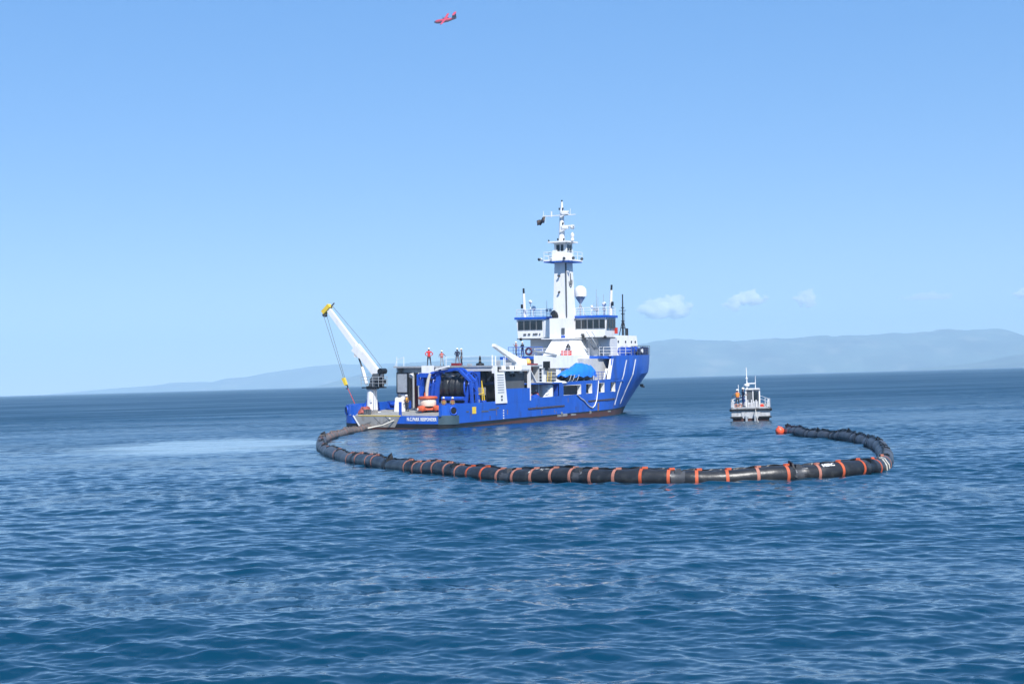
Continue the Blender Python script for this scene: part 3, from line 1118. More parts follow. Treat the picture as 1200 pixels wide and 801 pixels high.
mb.cyl((52.4, -1.9, 10), (52.4, -1.9, 11.0), .2, n=10)
mb.cyl((51.8, -1.9, 10), (51.8, -1.9, 13.3), .02, n=5)
mb.build('vent_post', BLACK, ship)
mb = MB()                                               # spray shield at the stem
ss = [46.6, 48.5, 51, 54, 56, 58, 59.8, 61, 61.6]
for side in (-1, 1):
    rows = [[(s, side * (hb(s, 8) + o_), z) for s in ss] for z, o_ in ((7.4, -.12), (8.52, -.12), (8.52, -.24), (7.4, -.24))]
    if side < 0:
        rows[1][0] = (46.6, rows[1][0][1], 8.2)
        rows[2][0] = (46.6, rows[2][0][1], 8.2)
    mb.grid(rows)
mb.build('spray_shield', NAVY, ship, smooth=30)
mb = MB()
mb.cyl((47.9, -6.12, 8.0), (47.9, -6.0, 8.0), .26, n=14)
mb.build('shield_emblem', WHITE, ship)
rail([(36.7, -5.45, 7.36), (37.9, -5.45, 7.36), (40.5, -6.42, 7.38), (44, -6.35, 7.4)], 1.05, 3, 1.6, parent=ship)
rail([(44, -6.35, 7.4), (47, -6.25, 7.45), (52, -5.3, 7.5)], 1.15, 3, 1.2, parent=ship, material=DGREY)
for s in (43.6, 46.3):
    mb = MB()
    mb.cyl((s, -5.3, 7.95), (s + 1.2, -5.3, 7.95), .45, n=14)
    mb.cyl((s - .1, -5.3, 7.95), (s + .05, -5.3, 7.95), .62, n=14)
    mb.cyl((s + 1.2, -5.3, 7.95), (s + 1.3, -5.3, 7.95), .62, n=14)
    mb.span((s + .3, -5.6, 7.35), (s + .9, -4.7, 8.2))
    mb.build('windlass', BLUE2, ship)
mb = MB()
mb.beam((57.2, -1.9, 3.5), (57.8, -1.4, 3.5), .3, .35)
mb.beam((57.3, -2.1, 3.3), (58.3, -1.3, 3.3), .15, .2)
mb.build('anchor', BLACK, ship)

# painted and fitted marks on the starboard side
def side_strip(name, pts, w, material, off=.02):
    m_ = MB()
    rows = [[], []]
    for (s, z) in pts:
        rows[0].append((s - w / 2, -(hb(s, z) + off), z))
        rows[1].append((s + w / 2, -(hb(s, z) + off), z))
    m_.grid(rows)
    return m_.build(name, material, hull)


def lerp_pts(a, b, n):
    return [(a[0] + (b[0] - a[0]) * i / n, a[1] + (b[1] - a[1]) * i / n) for i in range(n + 1)]
side_strip('slanting_stripe', lerp_pts((42.2, 6.85), (41.25, 4.93), 6) + lerp_pts((41.25, 4.93), (39.55, 1.4), 8)[1:], .3, WHITE)
side_strip('slanting_stripe', lerp_pts((45.15, 6.95), (44.1, 5.0), 6) + lerp_pts((44.1, 5.0), (42.3, 1.45), 8)[1:], .3, WHITE)
RUST = mat('rust_streak', (0.20, 0.13, 0.10), 0.8, var=.4, scale=3)
side_strip('rust_streak', [(34.05, .85), (34.08, 1.2), (34.1, 1.75)], .45, RUST)
STRAKE = mat('worn_brown_rubber', (.06, .05, .055), .8, var=.4)
for a, b, z in ((16.6, 25.2, 1.52), (31.4, 39.2, 1.98)):
    mb = MB()
    n_ = 10
    for i in range(n_):
        s0, s1 = a + (b - a) * i / n_, a + (b - a) * (i + 1) / n_
        y = -(hb((s0 + s1) / 2, z) + .03)
        mb.span((s0, y - .05, z + .012 * (s0 - a)), (s1, y + .08, z + .012 * (s0 - a) + .16))
    mb.build('rubbing_strake', STRAKE, hull)
for k in range(15):                                     # weeping rust and scrapes low on the side
    s0 = 3 + 37 * random.random()
    z0 = zpaint(s0) + .05 + 1.3 * random.random() ** 2
    h_ = .25 + .5 * random.random()
    side_strip('rust_streak', [(s0, z0), (s0 + .02, z0 + h_ * .5), (s0 + .01, z0 + h_)], .05 + .12 * random.random(), RUST if k % 3 else STRAKE, .006)
for s0, w_, h_ in ((23.9, .9, .22), (25.2, 1.5, .3), (27.2, .8, .2), (27.9, .5, .16), (37.2, .9, .16), (24.6, .4, .5), (31.9, .5, .35)):
    z0 = zpaint(s0) - .3
    side_strip('scrape', [(s0, z0), (s0 + .1, z0 + h_ * .5), (s0 - .05, z0 + h_)], w_, STEEL, .01)
for k in range(4):
    mb = MB()
    mb.span((11.08, -6.53, .72 + .27 * k), (11.28, -6.51, .86 + .27 * k))
    mb.build('draught_mark', WHITE, hull)
mb = MB()
mb.span((4.7, -6.54, 1.45), (5.45, -6.51, 2.15))
mb.build('warning_sign', YELLOW, hull)
mb = MB()
for a, b, z in ((6.6, 8.0, 1.55), (8.2, 9.6, 1.68), (3.5, 4.0, 1.62), (9.7, 10.2, 1.82)):
    mb.span((a, -6.53, z), (b, -6.51, z + .14))
mb.build('scupper', DGREY, hull)
for side, s_, a_ in ((-1, 1.15, R(28)), (1, .35, R(52))):
    c = Vector((s_, side * (hb(s_, 2) + .02), 1.86))
    ax = Vector((-math.sin(a_), side * math.cos(a_), 0))
    mb = MB()
    mb.torus(c, ax, .40, .09, 20, 8)
    fl = mb.build('fairlead', BLUE2, hull, smooth=60)
    mb = MB()
    mb.cyl(c - ax * .02, c + ax * .03, .36, n=18)
    mb.build('fairlead_hole', BLACK, fl)
mb = MB()
hp = [(28.4, 2.9), (29.3, 2.45), (30.2, 2.16), (30.9, 1.75), (31.6, 1.42), (32.4, 1.24), (33.0, 1.5), (33.5, 2.1), (33.8, 3.0), (34.0, 3.8), (34.1, 4.4)]
mb.tube([(s, -6.58, z) for s, z in hp], .06, 6)
mb.build('hanging_hose', WHITE, ship, smooth=60)

# transom: chute, edging, ship's name
mb = MB()
mb.hexa([(-.05, 3.95, .22), (-.05, -.25, .2), (.2, -.25, .2), (.2, 3.95, .22)], [(-.05, 4.75, 1.33), (-.05, -.9, 1.33), (.2, -.9, 1.33), (.2, 4.75, 1.33)])
chute = mb.build('stern_chute', STEEL, ship)
mb = MB()
mb.beam((-.06, 4.82, 1.36), (-.06, 3.98, .2), .05, .12)
mb.build('chute_edge', WHITE, chute)
mb = MB()
mb.span((-.08, -.92, 1.33), (.1, 4.2, 1.40))
mb.build('yellow_edge', YELLOW, chute)
mb = MB()
for a, b in (((2.3, 1.25), (1.2, .3)), ((.9, 1.3), (.3, .8)), ((.6, .9), (1.6, .35)), ((3.4, .5), (2.6, .7))):
    mb.beam((-.06, *a), (-.06, *b), .03, .04)
mb.build('chute_seam', DGREY, chute)
mb = MB()
mb.cyl((.12, 4.6, 1.3), (.12, -.85, 1.3), .13, n=12)
mb.build('stern_roller', STEEL, chute, smooth=40)
cu = bpy.data.curves.new('name_lettering', 'FONT')
cu.body = 'N.C.PARK RESPONDER'
cu.size = .50
cu.extrude = .006
cu.offset = .022
cu.space_character = 1.12
cu.align_x, cu.align_y = 'CENTER', 'CENTER'
fo = bpy.data.objects.new('name_lettering', cu)
COL.objects.link(fo)
me = bpy.data.meshes.new_from_object(fo.evaluated_get(bpy.context.evaluated_depsgraph_get()))
bpy.data.objects.remove(fo)
me.materials.clear()
me.materials.append(WHITE)
nm = bpy.data.objects.new('name_lettering', me)
COL.objects.link(nm)
nm.parent = hull
wd = max(v.co.x for v in me.vertices) - min(v.co.x for v in me.vertices)
nm.matrix_local = Matrix(((0, 0, -1, -.012), (-1, 0, 0, -3.42), (0, 1, 0, 1.02), (0, 0, 0, 1))) @ Matrix.Diagonal((3.5 / wd, .95, 1, 1))
mb = MB()
mb.span((.1, -.85, 1.3), (.34, -.66, 2.75))
mb.build('stern_post', BLUE2, ship)

# hangar
mb = MB()
mb.prism([(9.0, 5.85), (9.0, 1.0), (10.2, .6), (10.2, -5.7), (21.5, -5.7), (21.5, 5.85)], 'z', 6.16, 6.34)
hang = mb.build('hangar_roof', GREY, ship)
mb = MB()
mb.span((9.6, .7, 5.62), (9.9, 4.9, 6.17))
mb.span((10.3, -5.6, 5.75), (10.5, .6, 6.17))
mb.build('roof_beam', LGREY, hang)
mb = MB()
mb.span((9.4, 5.5, 1.7), (21.3, 5.7, 6.17))
mb.build('port_wall', LGREY, hang)
for k in range(6):
    mb = MB()
    mb.span((10.2 + 1.7 * k, 5.2, 1.7), (10.45 + 1.7 * k, 5.5, 6.1))
    mb.build('stiffener', LGREY, hang)
mb = MB()
mb.span((20.9, -5.5, 1.7), (21.2, 5.5, 6.17))
mb.build('back_wall', LGREY, hang)
for k in range(7):
    mb = MB()
    mb.span((20.5, 4.6 - .9 * k, 1.8), (20.9, 4.1 - .9 * k, 5.6))
    mb.build('wall_cabinet', GREY if k % 2 else LGREY, hang)
mb = MB()
mb.span((9.0, 4.1, 3.55), (9.12, 5.35, 5.55))
dl = mb.build('door_leaf', GREY, hang)
mb = MB()
for a, b in (((5.36, 3.5), (5.45, 5.65)), ((4.0, 3.5), (4.09, 5.65)), ((4.0, 5.56), (5.45, 5.66)), ((4.0, 3.42), (5.45, 3.52))):
    mb.span((8.96, a[0], a[1]), (9.14, b[0], b[1]))
mb.build('door_frame', BLACK, dl)
mb = MB()
mb.span((9.05, 4.2, 1.7), (9.3, 5.2, 3.42))
mb.build('door_sill_panel', GREY, hang)
mb = MB()
mb.span((9.3, 2.55, 1.7), (9.7, 2.9, 5.65))
mb.span((9.3, 3.5, 1.7), (9.5, 3.6, 5.65))
mb.span((9.6, 1.05, 1.7), (10.0, 1.35, 5.65))
mb.build('pillar', LGREY, hang)
for a, b in (((11, 4.4, 4.9), (10.4, 3.75, 1.75)), ((11.3, 4.0, 5.0), (10.7, 3.4, 1.75))):
    mb = MB()
    mb.beam(a, b, .22, .22)
    mb.build('leaning_pole', DRED, hang)
mb = MB()
mb.lathe([(0, 0), (.15, 0), (.28, .3), (.25, .35), (0, .3)], (9.5, 3.75, 5.45), 10, (-1, 0, -.6))
mb.build('work_lamp', WHITE, hang, smooth=40)
for s in (10.4, 12.2, 14.0, 15.9):
    mb = MB()
    mb.span((s, -5.95, 5.5), (s + .55, -5.6, 6.3))
    mb.build('roof_bracket', WHITE, hang)
mb = MB()
for s, t in ((9.3, 4.7), (10.5, .1), (13.5, -5.5), (17, -5.5), (9.3, 5.6)):
    mb.cyl((s, t, 6.34), (s, t, 7.35), .03, n=6)
mb.tube([(9.3, 4.7, 7.3), (9.3, 5.6, 7.0), (9.3, 5.85, 6.35)], .025, 5)
for z in (6.85, 7.3):
    mb.tube([(10.5, .1, z), (13.5, -5.5, z), (17, -5.5, z)], .014, 4)
mb.build('roof_stanchion', WHITE, hang)
mb = MB()
mb.lathe([(0, 0), (.45, 0), (.42, .22), (.15, .3), (.1, 1.0), (0, 1.05)], (12.4, -3.0, 6.34), 12)
mb.build('roof_vent', BLACK, hang, smooth=40)
for s, t, w, h in ((13.0, -4.2, .12, 1.1), (13.5, -4.3, .1, 1.0), (14.0, -4.4, .35, .55), (14.8, -4.6, .1, .8), (11.2, -2.5, .4, .2)):
    mb = MB()
    mb.span((s, t, 6.34), (s + w, t + w, 6.34 + h))
    mb.build('roof_pipe', WHITE if w < .3 else GREY, hang)
mb = MB()
mb.span((9.4, -2.2, 6.34), (9.9, -1.2, 6.62))
mb.build('roof_box', DRED, hang)
mb = MB()
mb.hexa([(18.3, -4.4, 6.34), (20.4, -4.4, 6.34), (20.4, -3.6, 6.34), (18.3, -3.6, 6.34)], [(18.2, -4.3, 7.2), (20.4, -4.3, 7.0), (20.4, -3.7, 7.0), (18.2, -3.7, 7.2)])
mb.beam((19.0, -4.0, 6.75), (13.6, -4.0, 8.5), .55, .75, w2=.4, h2=.3)
mb.build('davit_boom', WHITE, ship)
mb = MB()
mb.span((20.6, -4.8, 5.6), (22.2, -3.2, 6.5))
mb.build('beacon_box', DRED, ship)
mb = MB()
mb.lathe([(0, 0), (.35, 0), (.38, .2), (.2, .55), (0, .6)], (20.9, -4.2, 6.5), 12)
mb.build('beacon', mat('amber_beacon', (.85, .45, .12), .4), ship, smooth=50)

# starboard side wall with shaded grey recess, ladder plate
mb = MB()
mb.span((11.9, -6.52, 2.4), (17.05, -6.4, 3.86))
mb.build('side_wall', BLUE, ship)
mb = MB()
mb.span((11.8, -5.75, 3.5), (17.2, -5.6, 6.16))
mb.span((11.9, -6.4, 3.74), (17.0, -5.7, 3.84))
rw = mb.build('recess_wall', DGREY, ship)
for s in (14.1, 14.8):
    mb = MB()
    mb.cyl((s, -5.76, 5.25), (s, -5.95, 5.2), .14, n=10)
    mb.build('recess_lamp', BLACK, rw)
mb = MB()
mb.span((11.7, -6.5, 5.72), (17.2, -5.7, 5.9))
mb.span((15.2, -6.55, 5.86), (17.3, -5.7, 6.3))
mb.span((17.05, -6.54, 2.5), (17.25, -6.2, 5.9))
mb.build('recess_trim', WHITE, ship)
mb = MB()
mb.hexa([(9.5, -6.62, 2.36), (11.85, -6.62, 2.36), (11.85, -6.5, 2.36), (9.5, -6.5, 2.36)], [(9.5, -6.52, 5.62), (11.45, -6.52, 5.62), (11.45, -6.4, 5.62), (9.5, -6.4, 5.62)])
lp = mb.build('ladder_plate', WHITE, ship)
for k in range(8):
    mb = MB()
    z = 3.5 + .26 * k
    y = -6.62 + .1 * (z - 2.36) / 3.26
    mb.span((9.85, y - .05, z), (11.2, y + .02, z + .05))
    mb.build('rung', GREY, lp)
for z in (2.65, 3.0):
    mb = MB()
    mb.span((10.5, -6.66, z), (10.8, -6.58, z + .18))
    mb.build('latch', DGREY, lp)

# stern crane
mb = MB()
mb.cyl((4.2, 5.38, 1.3), (4.2, 5.38, 4.0), .64, .5, 20)
mb.span((3.5, 4.75, 1.3), (4.9, 6.0, 1.62))
mb.span((3.55, 5.0, 2.6), (3.75, 5.2, 3.0))
crane = mb.build('crane_column', WHITE, ship, smooth=30)
mb = MB()
mb.cyl((4.2, 5.3, 3.98), (4.2, 5.3, 4.3), .68, n=18)
mb.span((3.5, 4.0, 4.08), (4.9, 6.2, 4.2))
mb.span((3.7, 4.3, 4.25), (4.7, 5.3, 5.1))
mb.span((3.5, 4.05, 4.5), (4.9, 4.5, 5.0))
mb.build('crane_slew_head', BLACK, crane)
mb = MB()
for x in (3.65, 4.6):
    mb.hexa([(x, 5.5, 4.2), (x, 4.2, 4.2), (x + .15, 4.2, 4.2), (x + .15, 5.5, 4.2)], [(x, 4.9, 5.6), (x, 4.2, 5.6), (x + .15, 4.2, 5.6), (x + .15, 4.9, 5.6)])
mb.build('crane_cheek_plate', DGREY, crane)
mb = MB()
J0, J1, J2 = Vector((4.2, 4.35, 5.2)), Vector((4.2, 7.35, 8.45)), Vector((4.2, 10.85, 12.45))
mb.beam(J0, J1, .5, .88, (0, 0, 1), .46, .82)
mb.beam(J1 - (J2 - J1) * .05, J2, .38, .60, (0, 0, 1), .32, .48)
mb.beam((4.2, 6.6, 7.5), (4.2, 7.55, 8.35), .5, .8)
mb.span((4.0, 7.05, 7.35), (4.4, 7.5, 8.3))
mb.build('crane_jib', WHITE, crane)
mb = MB()
mb.cyl((4.2, 6.05, 4.5), (4.2, 6.62, 6.3), .19, n=12)
mb.build('luffing_cylinder', WHITE, crane, smooth=40)
mb = MB()
mb.cyl((4.2, 6.6, 6.25), (4.2, 7.25, 7.8), .09, n=10)
mb.build('cylinder_rod', WIRE, crane, smooth=40)
mb = MB()
mb.cyl((3.7, 4.05, 5.85), (4.7, 4.05, 5.85), .30, n=14)
mb.beam((4.2, 4.4, 5.3), (4.2, 4.05, 5.9), .5, .25)
mb.build('crane_winch', BLACK, crane)
mb = MB()
D = (J2 - J1).normalized()
Nn = Vector((0, D.z, -D.y))
mb.beam(J2 + D * .22 - Nn * .42, J2 + D * .22 + Nn * .72, .6, .45, D)
mb.build('jib_head', YELLOW, crane)
mb = MB()
mb.beam(J2 + D * .05 - Nn * .3, J2 + D * .05 - Nn * 1.0, .1, .12, D)
mb.cyl(J2 + Nn * .7 - Vector((.2, 0, .1)), J2 + Nn * .7 + Vector((.2, 0, -.1)), .2, n=12)
mb.build('jib_sheave', DGREY, crane)
mb = MB()
hk = Vector((4.2, 8.95, 5.0))
for dx, e in ((-.12, .55), (.12, .3)):
    mb.tube([J2 + Nn * (e + .25) + Vector((dx, 0, -.1)), hk + Vector((dx, 0, .2))], .022, 5)
mb.tube([J2 + D * .1 - Nn * .6, J1 - Nn * .95, (4.2, 4.1, 6.2)], .022, 5)
mb.build('hoist_wire', WIRE, crane)
mb = MB()
mb.hexa([(4.05, 8.55, 4.45), (4.35, 8.55, 4.45), (4.35, 8.8, 4.35), (4.05, 8.8, 4.35)], [(4.05, 8.85, 5.2), (4.35, 8.85, 5.2), (4.35, 9.2, 5.1), (4.05, 9.2, 5.1)])
hkb = mb.build('hook_block', YELLOW, crane)
mb = MB()
mb.tube([(4.2, 8.6, 4.45), (4.2, 8.45, 4.2), (4.2, 8.5, 4.0), (4.2, 8.65, 4.05)], .06, 6)
mb.build('hook', BLACK, hkb)
mb = MB()
mb.tube([(4.2, 8.5, 4.1), (4.15, 7.9, 3.1), (4.1, 7.45, 2.3), (4.0, 7.1, 1.95), (3.8, 6.4, 2.25)], .03, 5)
mb.build('tag_line', RED, hkb)
rail([(3.4, 6.2, 4.25), (3.4, 4.0, 4.25), (5.0, 4.0, 4.25)], 1.0, 3, .8, parent=crane, material=GREY, name='crane_platform_rail')
mb = MB()
for y in (4.75, 4.5):
    mb.cyl((3.55, y, 1.5), (3.72, y, 4.1), .025, n=5)
mb.build('crane_ladder', GREY, crane)

# aft deck machinery
mb = MB()
for y in (5.6, 4.6, 3.6):
    mb.span((7.6, y, 1.75), (9.0, y + .14, 2.65))
mb.span((7.6, 3.6, 1.75), (9.0, 5.7, 1.9))
mb.cyl((8.3, 3.7, 2.25), (8.3, 5.6, 2.25), .28, n=14)
mb.span((7.6, 3.6, 2.5), (7.75, 5.7, 2.65))
mb.build('mooring_winch', BLUE2, ship)
mb = MB()
mb.cyl((7.4, 3.3, 2.2), (7.4, 4.2, 2.2), .42, n=14)
mb.build('winch_drum', BLACK, ship)
mb = MB()
mb.hexa([(3.6, 6.2, 1.7), (3.6, 5.9, 1.7), (6.5, 5.9, 1.7), (6.5, 6.2, 1.7)], [(4.3, 6.2, 2.85), (4.3, 5.9, 2.85), (5.8, 5.9, 2.85), (5.8, 6.2, 2.85)])
mb.build('port_roller_guard', BLUE2, ship)
mb = MB()
for x, y in ((1.3, 4.3), (1.6, 3.9), (2.2, 4.6)):
    mb.cyl((x, y, 1.4), (x, y, 1.85), .14, n=10)
    mb.cyl((x, y, 1.85), (x, y, 1.92), .19, n=10)
mb.build('bollard', DGREY, ship)

# boom reel with its guide arch
reel = None
C0 = Vector((7.6, -2.9, 4.1))
mb = MB()
prof = []
for k in range(29):
    prof.append((1.40 + .035 * (k % 2) + .05 * math.sin(k * 1.1), -1.75 + 3.5 * k / 28))
mb.lathe([(0, -1.75)] + prof + [(0, 1.75)], C0, 28, (0, 1, 0))
reel = mb.build('reel_drum', RUBBER, ship, smooth=50)
mb = MB()
mb.ball(C0 + Vector((-.75, .2, 1.05)), .42, 12, 8, (.8, 1.4, .5))
mb.build('boom_end_bag', SILVER, reel, smooth=60)
for e in (-1.9, 1.9):
    mb = MB()
    cc = C0 + Vector((0, e, 0))
    mb.torus(cc, (0, 1, 0), 1.58, .10, 28, 6)
    mb.torus(cc, (0, 1, 0), .8, .07, 20, 6)
    for k in range(8):
        a = math.pi * k / 4
        mb.beam(cc + Vector((math.cos(a) * .1, 0, math.sin(a) * .1)), cc + Vector((math.cos(a) * 1.56, 0, math.sin(a) * 1.56)), .1, .14, (0, 1, 0))
    mb.cyl(cc - Vector((0, .15, 0)), cc + Vector((0, .15, 0)), .28, n=14)
    mb.build('reel_flange', BLUE2, reel)
mb = MB()
for e in (-2.25, 2.2):
    for x in (-1.3, 1.3):
        mb.beam(C0 + Vector((x, e, -2.4)), C0 + Vector((x * .15, e, .1)), .2, .22)
    mb.beam(C0 + Vector((-1.6, e, -2.3)), C0 + Vector((1.6, e, -2.3)), .25, .25)
mb.beam(C0 + Vector((-1.5, -2.2, -1.75)), C0 + Vector((-1.5, 1.4, -1.75)), .3, .3)
mb.beam(C0 + Vector((-1.45, -2.3, -2.3)), C0 + Vector((-1.45, 2.2, -2.3)), .25, .25)
mb.beam((6.15, -1.25, 1.9), (6.15, -1.7, 5.75), .25, .5, (0, 1, 0))
mb.beam((6.15, -1.6, 2.35), (6.15, -5.4, 2.35), .3, .3)
mb.cyl((5.9, -2.2, 2.95), (5.9, -4.9, 2.95), .22, n=12)
mb.beam((6.2, -4.9, 2.4), (6.2, -5.3, 4.4), .2, .3, (0, 1, 0))
for k in range(5):
    mb.beam((6.1, -.62, 2.2 + .7 * k), (6.1, -1.35 - .08 * k, 2.6 + .7 * k), .12, .16)
mb.build('reel_frame', BLUE2, reel)
ar = [(-.55, 1.9), (-.55, 3.6), (-.5, 5.3), (-1.0, 5.62), (-2.4, 5.8), (-3.9, 6.02), (-4.3, 5.85), (-5.6, 4.7), (-5.7, 3.6), (-5.75, 2.5)]
for s_ in (6.0, 7.0):
    mb = MB()
    for p, q in zip(ar, ar[1:]):
        mb.beam((s_, *p), (s_, *q), .22, .34, (1, 0, 0))
    mb.build('guide_arch', BLUE2, reel)
mb = MB()
for p, q in zip(ar[1:8], ar[2:9]):
    mid = ((p[0] + q[0]) / 2, (p[1] + q[1]) / 2)
    mb.beam((6.0, *p), (7.0, *p), .12, .14)
    mb.beam((6.0, *p), (7.0, *q), .08, .08)
    mb.beam((6.0, *mid), (7.0, *mid), .1, .1)
mb.build('arch_brace', BLUE2, reel)
mb = MB()
mb.beam((5.7, -1.6, 5.95), (5.7, -3.2, 6.3), .25, .16)
mb.build('arch_cover_strip', WHITE, reel)
mb = MB()
mb.beam((6.3, .35, 1.8), (6.3, .55, 4.2), .5, .42)
mb.beam((6.3, .55, 4.2), (6.2, .1, 5.6), .45, .4)
mb.span((5.9, -.9, 5.15), (6.8, .6, 5.6))
mb.beam((6.0, .75, 4.3), (6.0, .75, 5.5), .2, .35)
mb.beam((6.0, -.75, 2.2), (6.0, -1.15, 4.6), .25, .3)
mb.build('crane_arm', BLUE2, ship)
mb = MB()
mb.tube([(5.6, -.95, 5.55), (5.55, -.75, 4.9), (5.5, -.6, 4.0), (5.5, -.55, 3.0), (5.5, -.6, 2.2)], [.14, .17, .18, .17, .15], 10)
mb.build('suction_hose', ROPE, ship, smooth=60)
mb = MB()
mb.span((6.0, -.75, 5.6), (6.7, .35, 6.38))
mb.build('hose_guide_box', WHITE, ship)
mb = MB()
for k in range(4):
    mb.beam((6.0, -.95 - .12 * (k % 2), 2.4 + .5 * k), (6.6, -.8, 2.7 + .5 * k), .22, .2)
mb.build('hydraulic_fitting', BLUE2, ship)

# cluttered working space under the roof
mb = MB()
mb.span((10.5, -3.3, 4.25), (17.0, -2.9, 4.6))
mb.build('cross_girder', BLUE2, ship)
mb = MB()
mb.span((9.4, -4.3, 4.1), (10.2, -2.7, 5.7))
mb.build('control_cabinet', BLUE2, ship)
mb = MB()
mb.span((8.7, -5.3, 3.25), (9.6, -4.4, 4.05))
mb.build('tool_chest', STEEL, ship)
mb = MB()
mb.lathe([(0, 0), (.45, 0), (.5, .2), (.5, 1.35), (.3, 1.55), (0, 1.6)], (11.2, -4.0, 4.5), 14)
mb.build('black_drum', BLACK, ship, smooth=40)
mb = MB()
mb.span((11.5, -4.5, 1.75), (13.5, -3.2, 3.7))
mb.build('pump_unit', BLACK, ship)
mb = MB()
mb.span((13.0, -5.4, 1.75), (14.2, -4.6, 3.4))
mb.build('grey_cabinet', GREY, ship)
mb = MB()
for a, b in (((12.0, -4.2, 5.9), (14.2, -4.2, 4.7)), ((12.2, -4.0, 4.7), (13.8, -4.0, 5.8)), ((11.6, -3.8, 5.2), (13, -3.8, 4.7))):
    mb.beam(a, b, .12, .14)
mb.build('lattice_strut', WHITE, ship)
mb = MB()
mb.cyl((8.9, -5.3, 2.0), (8.75, -5.3, 4.75), .05, n=6)
mb.cyl((8.75, -5.3, 4.75), (9.1, -5.3, 3.4), .04, n=6)
mb.cyl((9.1, -5.3, 3.9), (9.35, -5.3, 2.1), .06, n=6)
mb.tube([(8.0, -5.3, 3.35), (8.9, -5.3, 3.4), (9.2, -5.3, 3.5)], .04, 5)
mb.build('ladder_handrail', YELLOW, ship)
for a, b, c in (((6.8, -5.2), .4, 2.2), ((7.4, -5.5), .3, 2.45), ((8.6, -5.6), .35, 2.3), ((5.3, -5.6), .3, 2.1)):
    mb = MB()
    mb.box((a[0], a[1], c), (b * 2, b, .5))
    mb.cyl((a[0] - b, a[1], c + .25), (a[0] + b, a[1], c + .25), .16, n=8)
    mb.build('hydraulic_pump', BLUE2 if c < 2.35 else GREY, ship)
mb = MB()
mb.hexa([(18.6, -6.2, 2.5), (20.6, -6.2, 2.5), (20.6, -5.5, 2.5), (18.6, -5.5, 2.5)], [(18.8, -6.0, 2.95), (19.6, -6.1, 3.1), (19.6, -5.7, 3.1), (18.8, -5.7, 2.95)])
mb.build('covered_winch', BLUE2, ship)

# rails on the bridge deck
rail([(33.0, 3.0, 7.36), (29.4, 3.0, 7.36), (29.4, .1, 7.36), (31.4, -.5, 7.36)], 1.1, 3, 1.3, parent=ship, material=BLUE)
rail([(28.7, -.9, 7.44), (28.7, -4.15, 7.44), (33, -4.18, 7.44), (36.5, -4.18, 7.44)], .8, 3, 1.1, parent=ship)
rail([(36.5, -6.35, 4.44), (33.5, -6.35, 4.44)], 1.0, 3, 1.0, parent=ship, material=BLUE)
mb = MB()                                               # accommodation ladder stowed on the rail
mb.beam((28.55, -.95, 8.0), (28.55, -3.9, 7.45), .12, .22)
mb.build('stowed_gangway', GREY, ship)
mb = MB()
for s in (28.2, 29.2, 31.5, 33.4):
    for t in (-5.9, -4.7):
        mb.beam((s, t, 4.36), (s, -5.3 + (t + 5.3) * .75, 5.15), .18, .16)
mb.build('boat_cradle', WHITE, ship)

# ------------------------------------------------------------------ containment boom
BOOM_PATH = [(-14.57, 155.74), (-14.98, 151.88), (-15.45, 145.71), (-15.76, 137.63), (-15.80, 130.21), (-15.86, 125.41), (-15.46, 119.76), (-14.62, 112.74), (-13.49, 105.57), (-12.16, 99.05), (-10.88, 93.77), (-9.47, 88.88), (-8.43, 85.95), (-7.46, 83.21), (-6.59, 81.07), (-4.99, 77.49), (-3.09, 73.65), (-1.37, 70.50), (0.21, 68.52), (1.72, 67.23), (3.54, 65.83), (5.67, 64.71), (7.80, 64.22), (9.98, 64.27), (11.87, 64.69), (13.88, 65.56), (15.24, 66.62), (16.38, 68.24), (17.53, 71.23), (18.57, 75.03), (19.63, 79.80), (20.47, 84.35), (21.24, 89.58), (21.80, 95.04), (21.75, 99.72), (21.02, 104.43), (20.51, 109.54), (20.50, 114.29)]


def smooth_path(P, step=.12):
    P = np.array(P)
    P[27:32, 0] -= [.1, .2, .22, .18, .08]
    P[4:10, 0] += [.08, .15, .2, .2, .12, .05]
    d = np.r_[0, np.cumsum(np.hypot(*np.diff(P, axis=0).T))]
    a = np.arange(0, d[-1], step)
    # Catmull-Rom tangents on the measured arc lengths
    m = np.gradient(P, d, axis=0)
    i = np.clip(np.searchsorted(d, a, 'right') - 1, 0, len(P) - 2)
    h = (d[i + 1] - d[i])[:, None]
    t = ((a - d[i]) / (d[i + 1] - d[i]))[:, None]
    q = (2 * t**3 - 3 * t**2 + 1) * P[i] + (t**3 - 2 * t**2 + t) * h * m[i] + (-2 * t**3 + 3 * t**2) * P[i + 1] + (t**3 - t**2) * h * m[i + 1]
    return a, q


BA, BQ = smooth_path(BOOM_PATH)
BT = np.gradient(BQ, BA, axis=0)
BT /= np.linalg.norm(BT, axis=1)[:, None]


def bz(a): return .17 + .05 * math.sin(a * .55) + .03 * math.sin(a * 1.3 + 1)
def bpos(a): return Vector((np.interp(a, BA, BQ[:, 0]), np.interp(a, BA, BQ[:, 1]), bz(a)))
def bdir(a): return Vector((np.interp(a, BA, BT[:, 0]), np.interp(a, BA, BT[:, 1]), 0)).normalized()


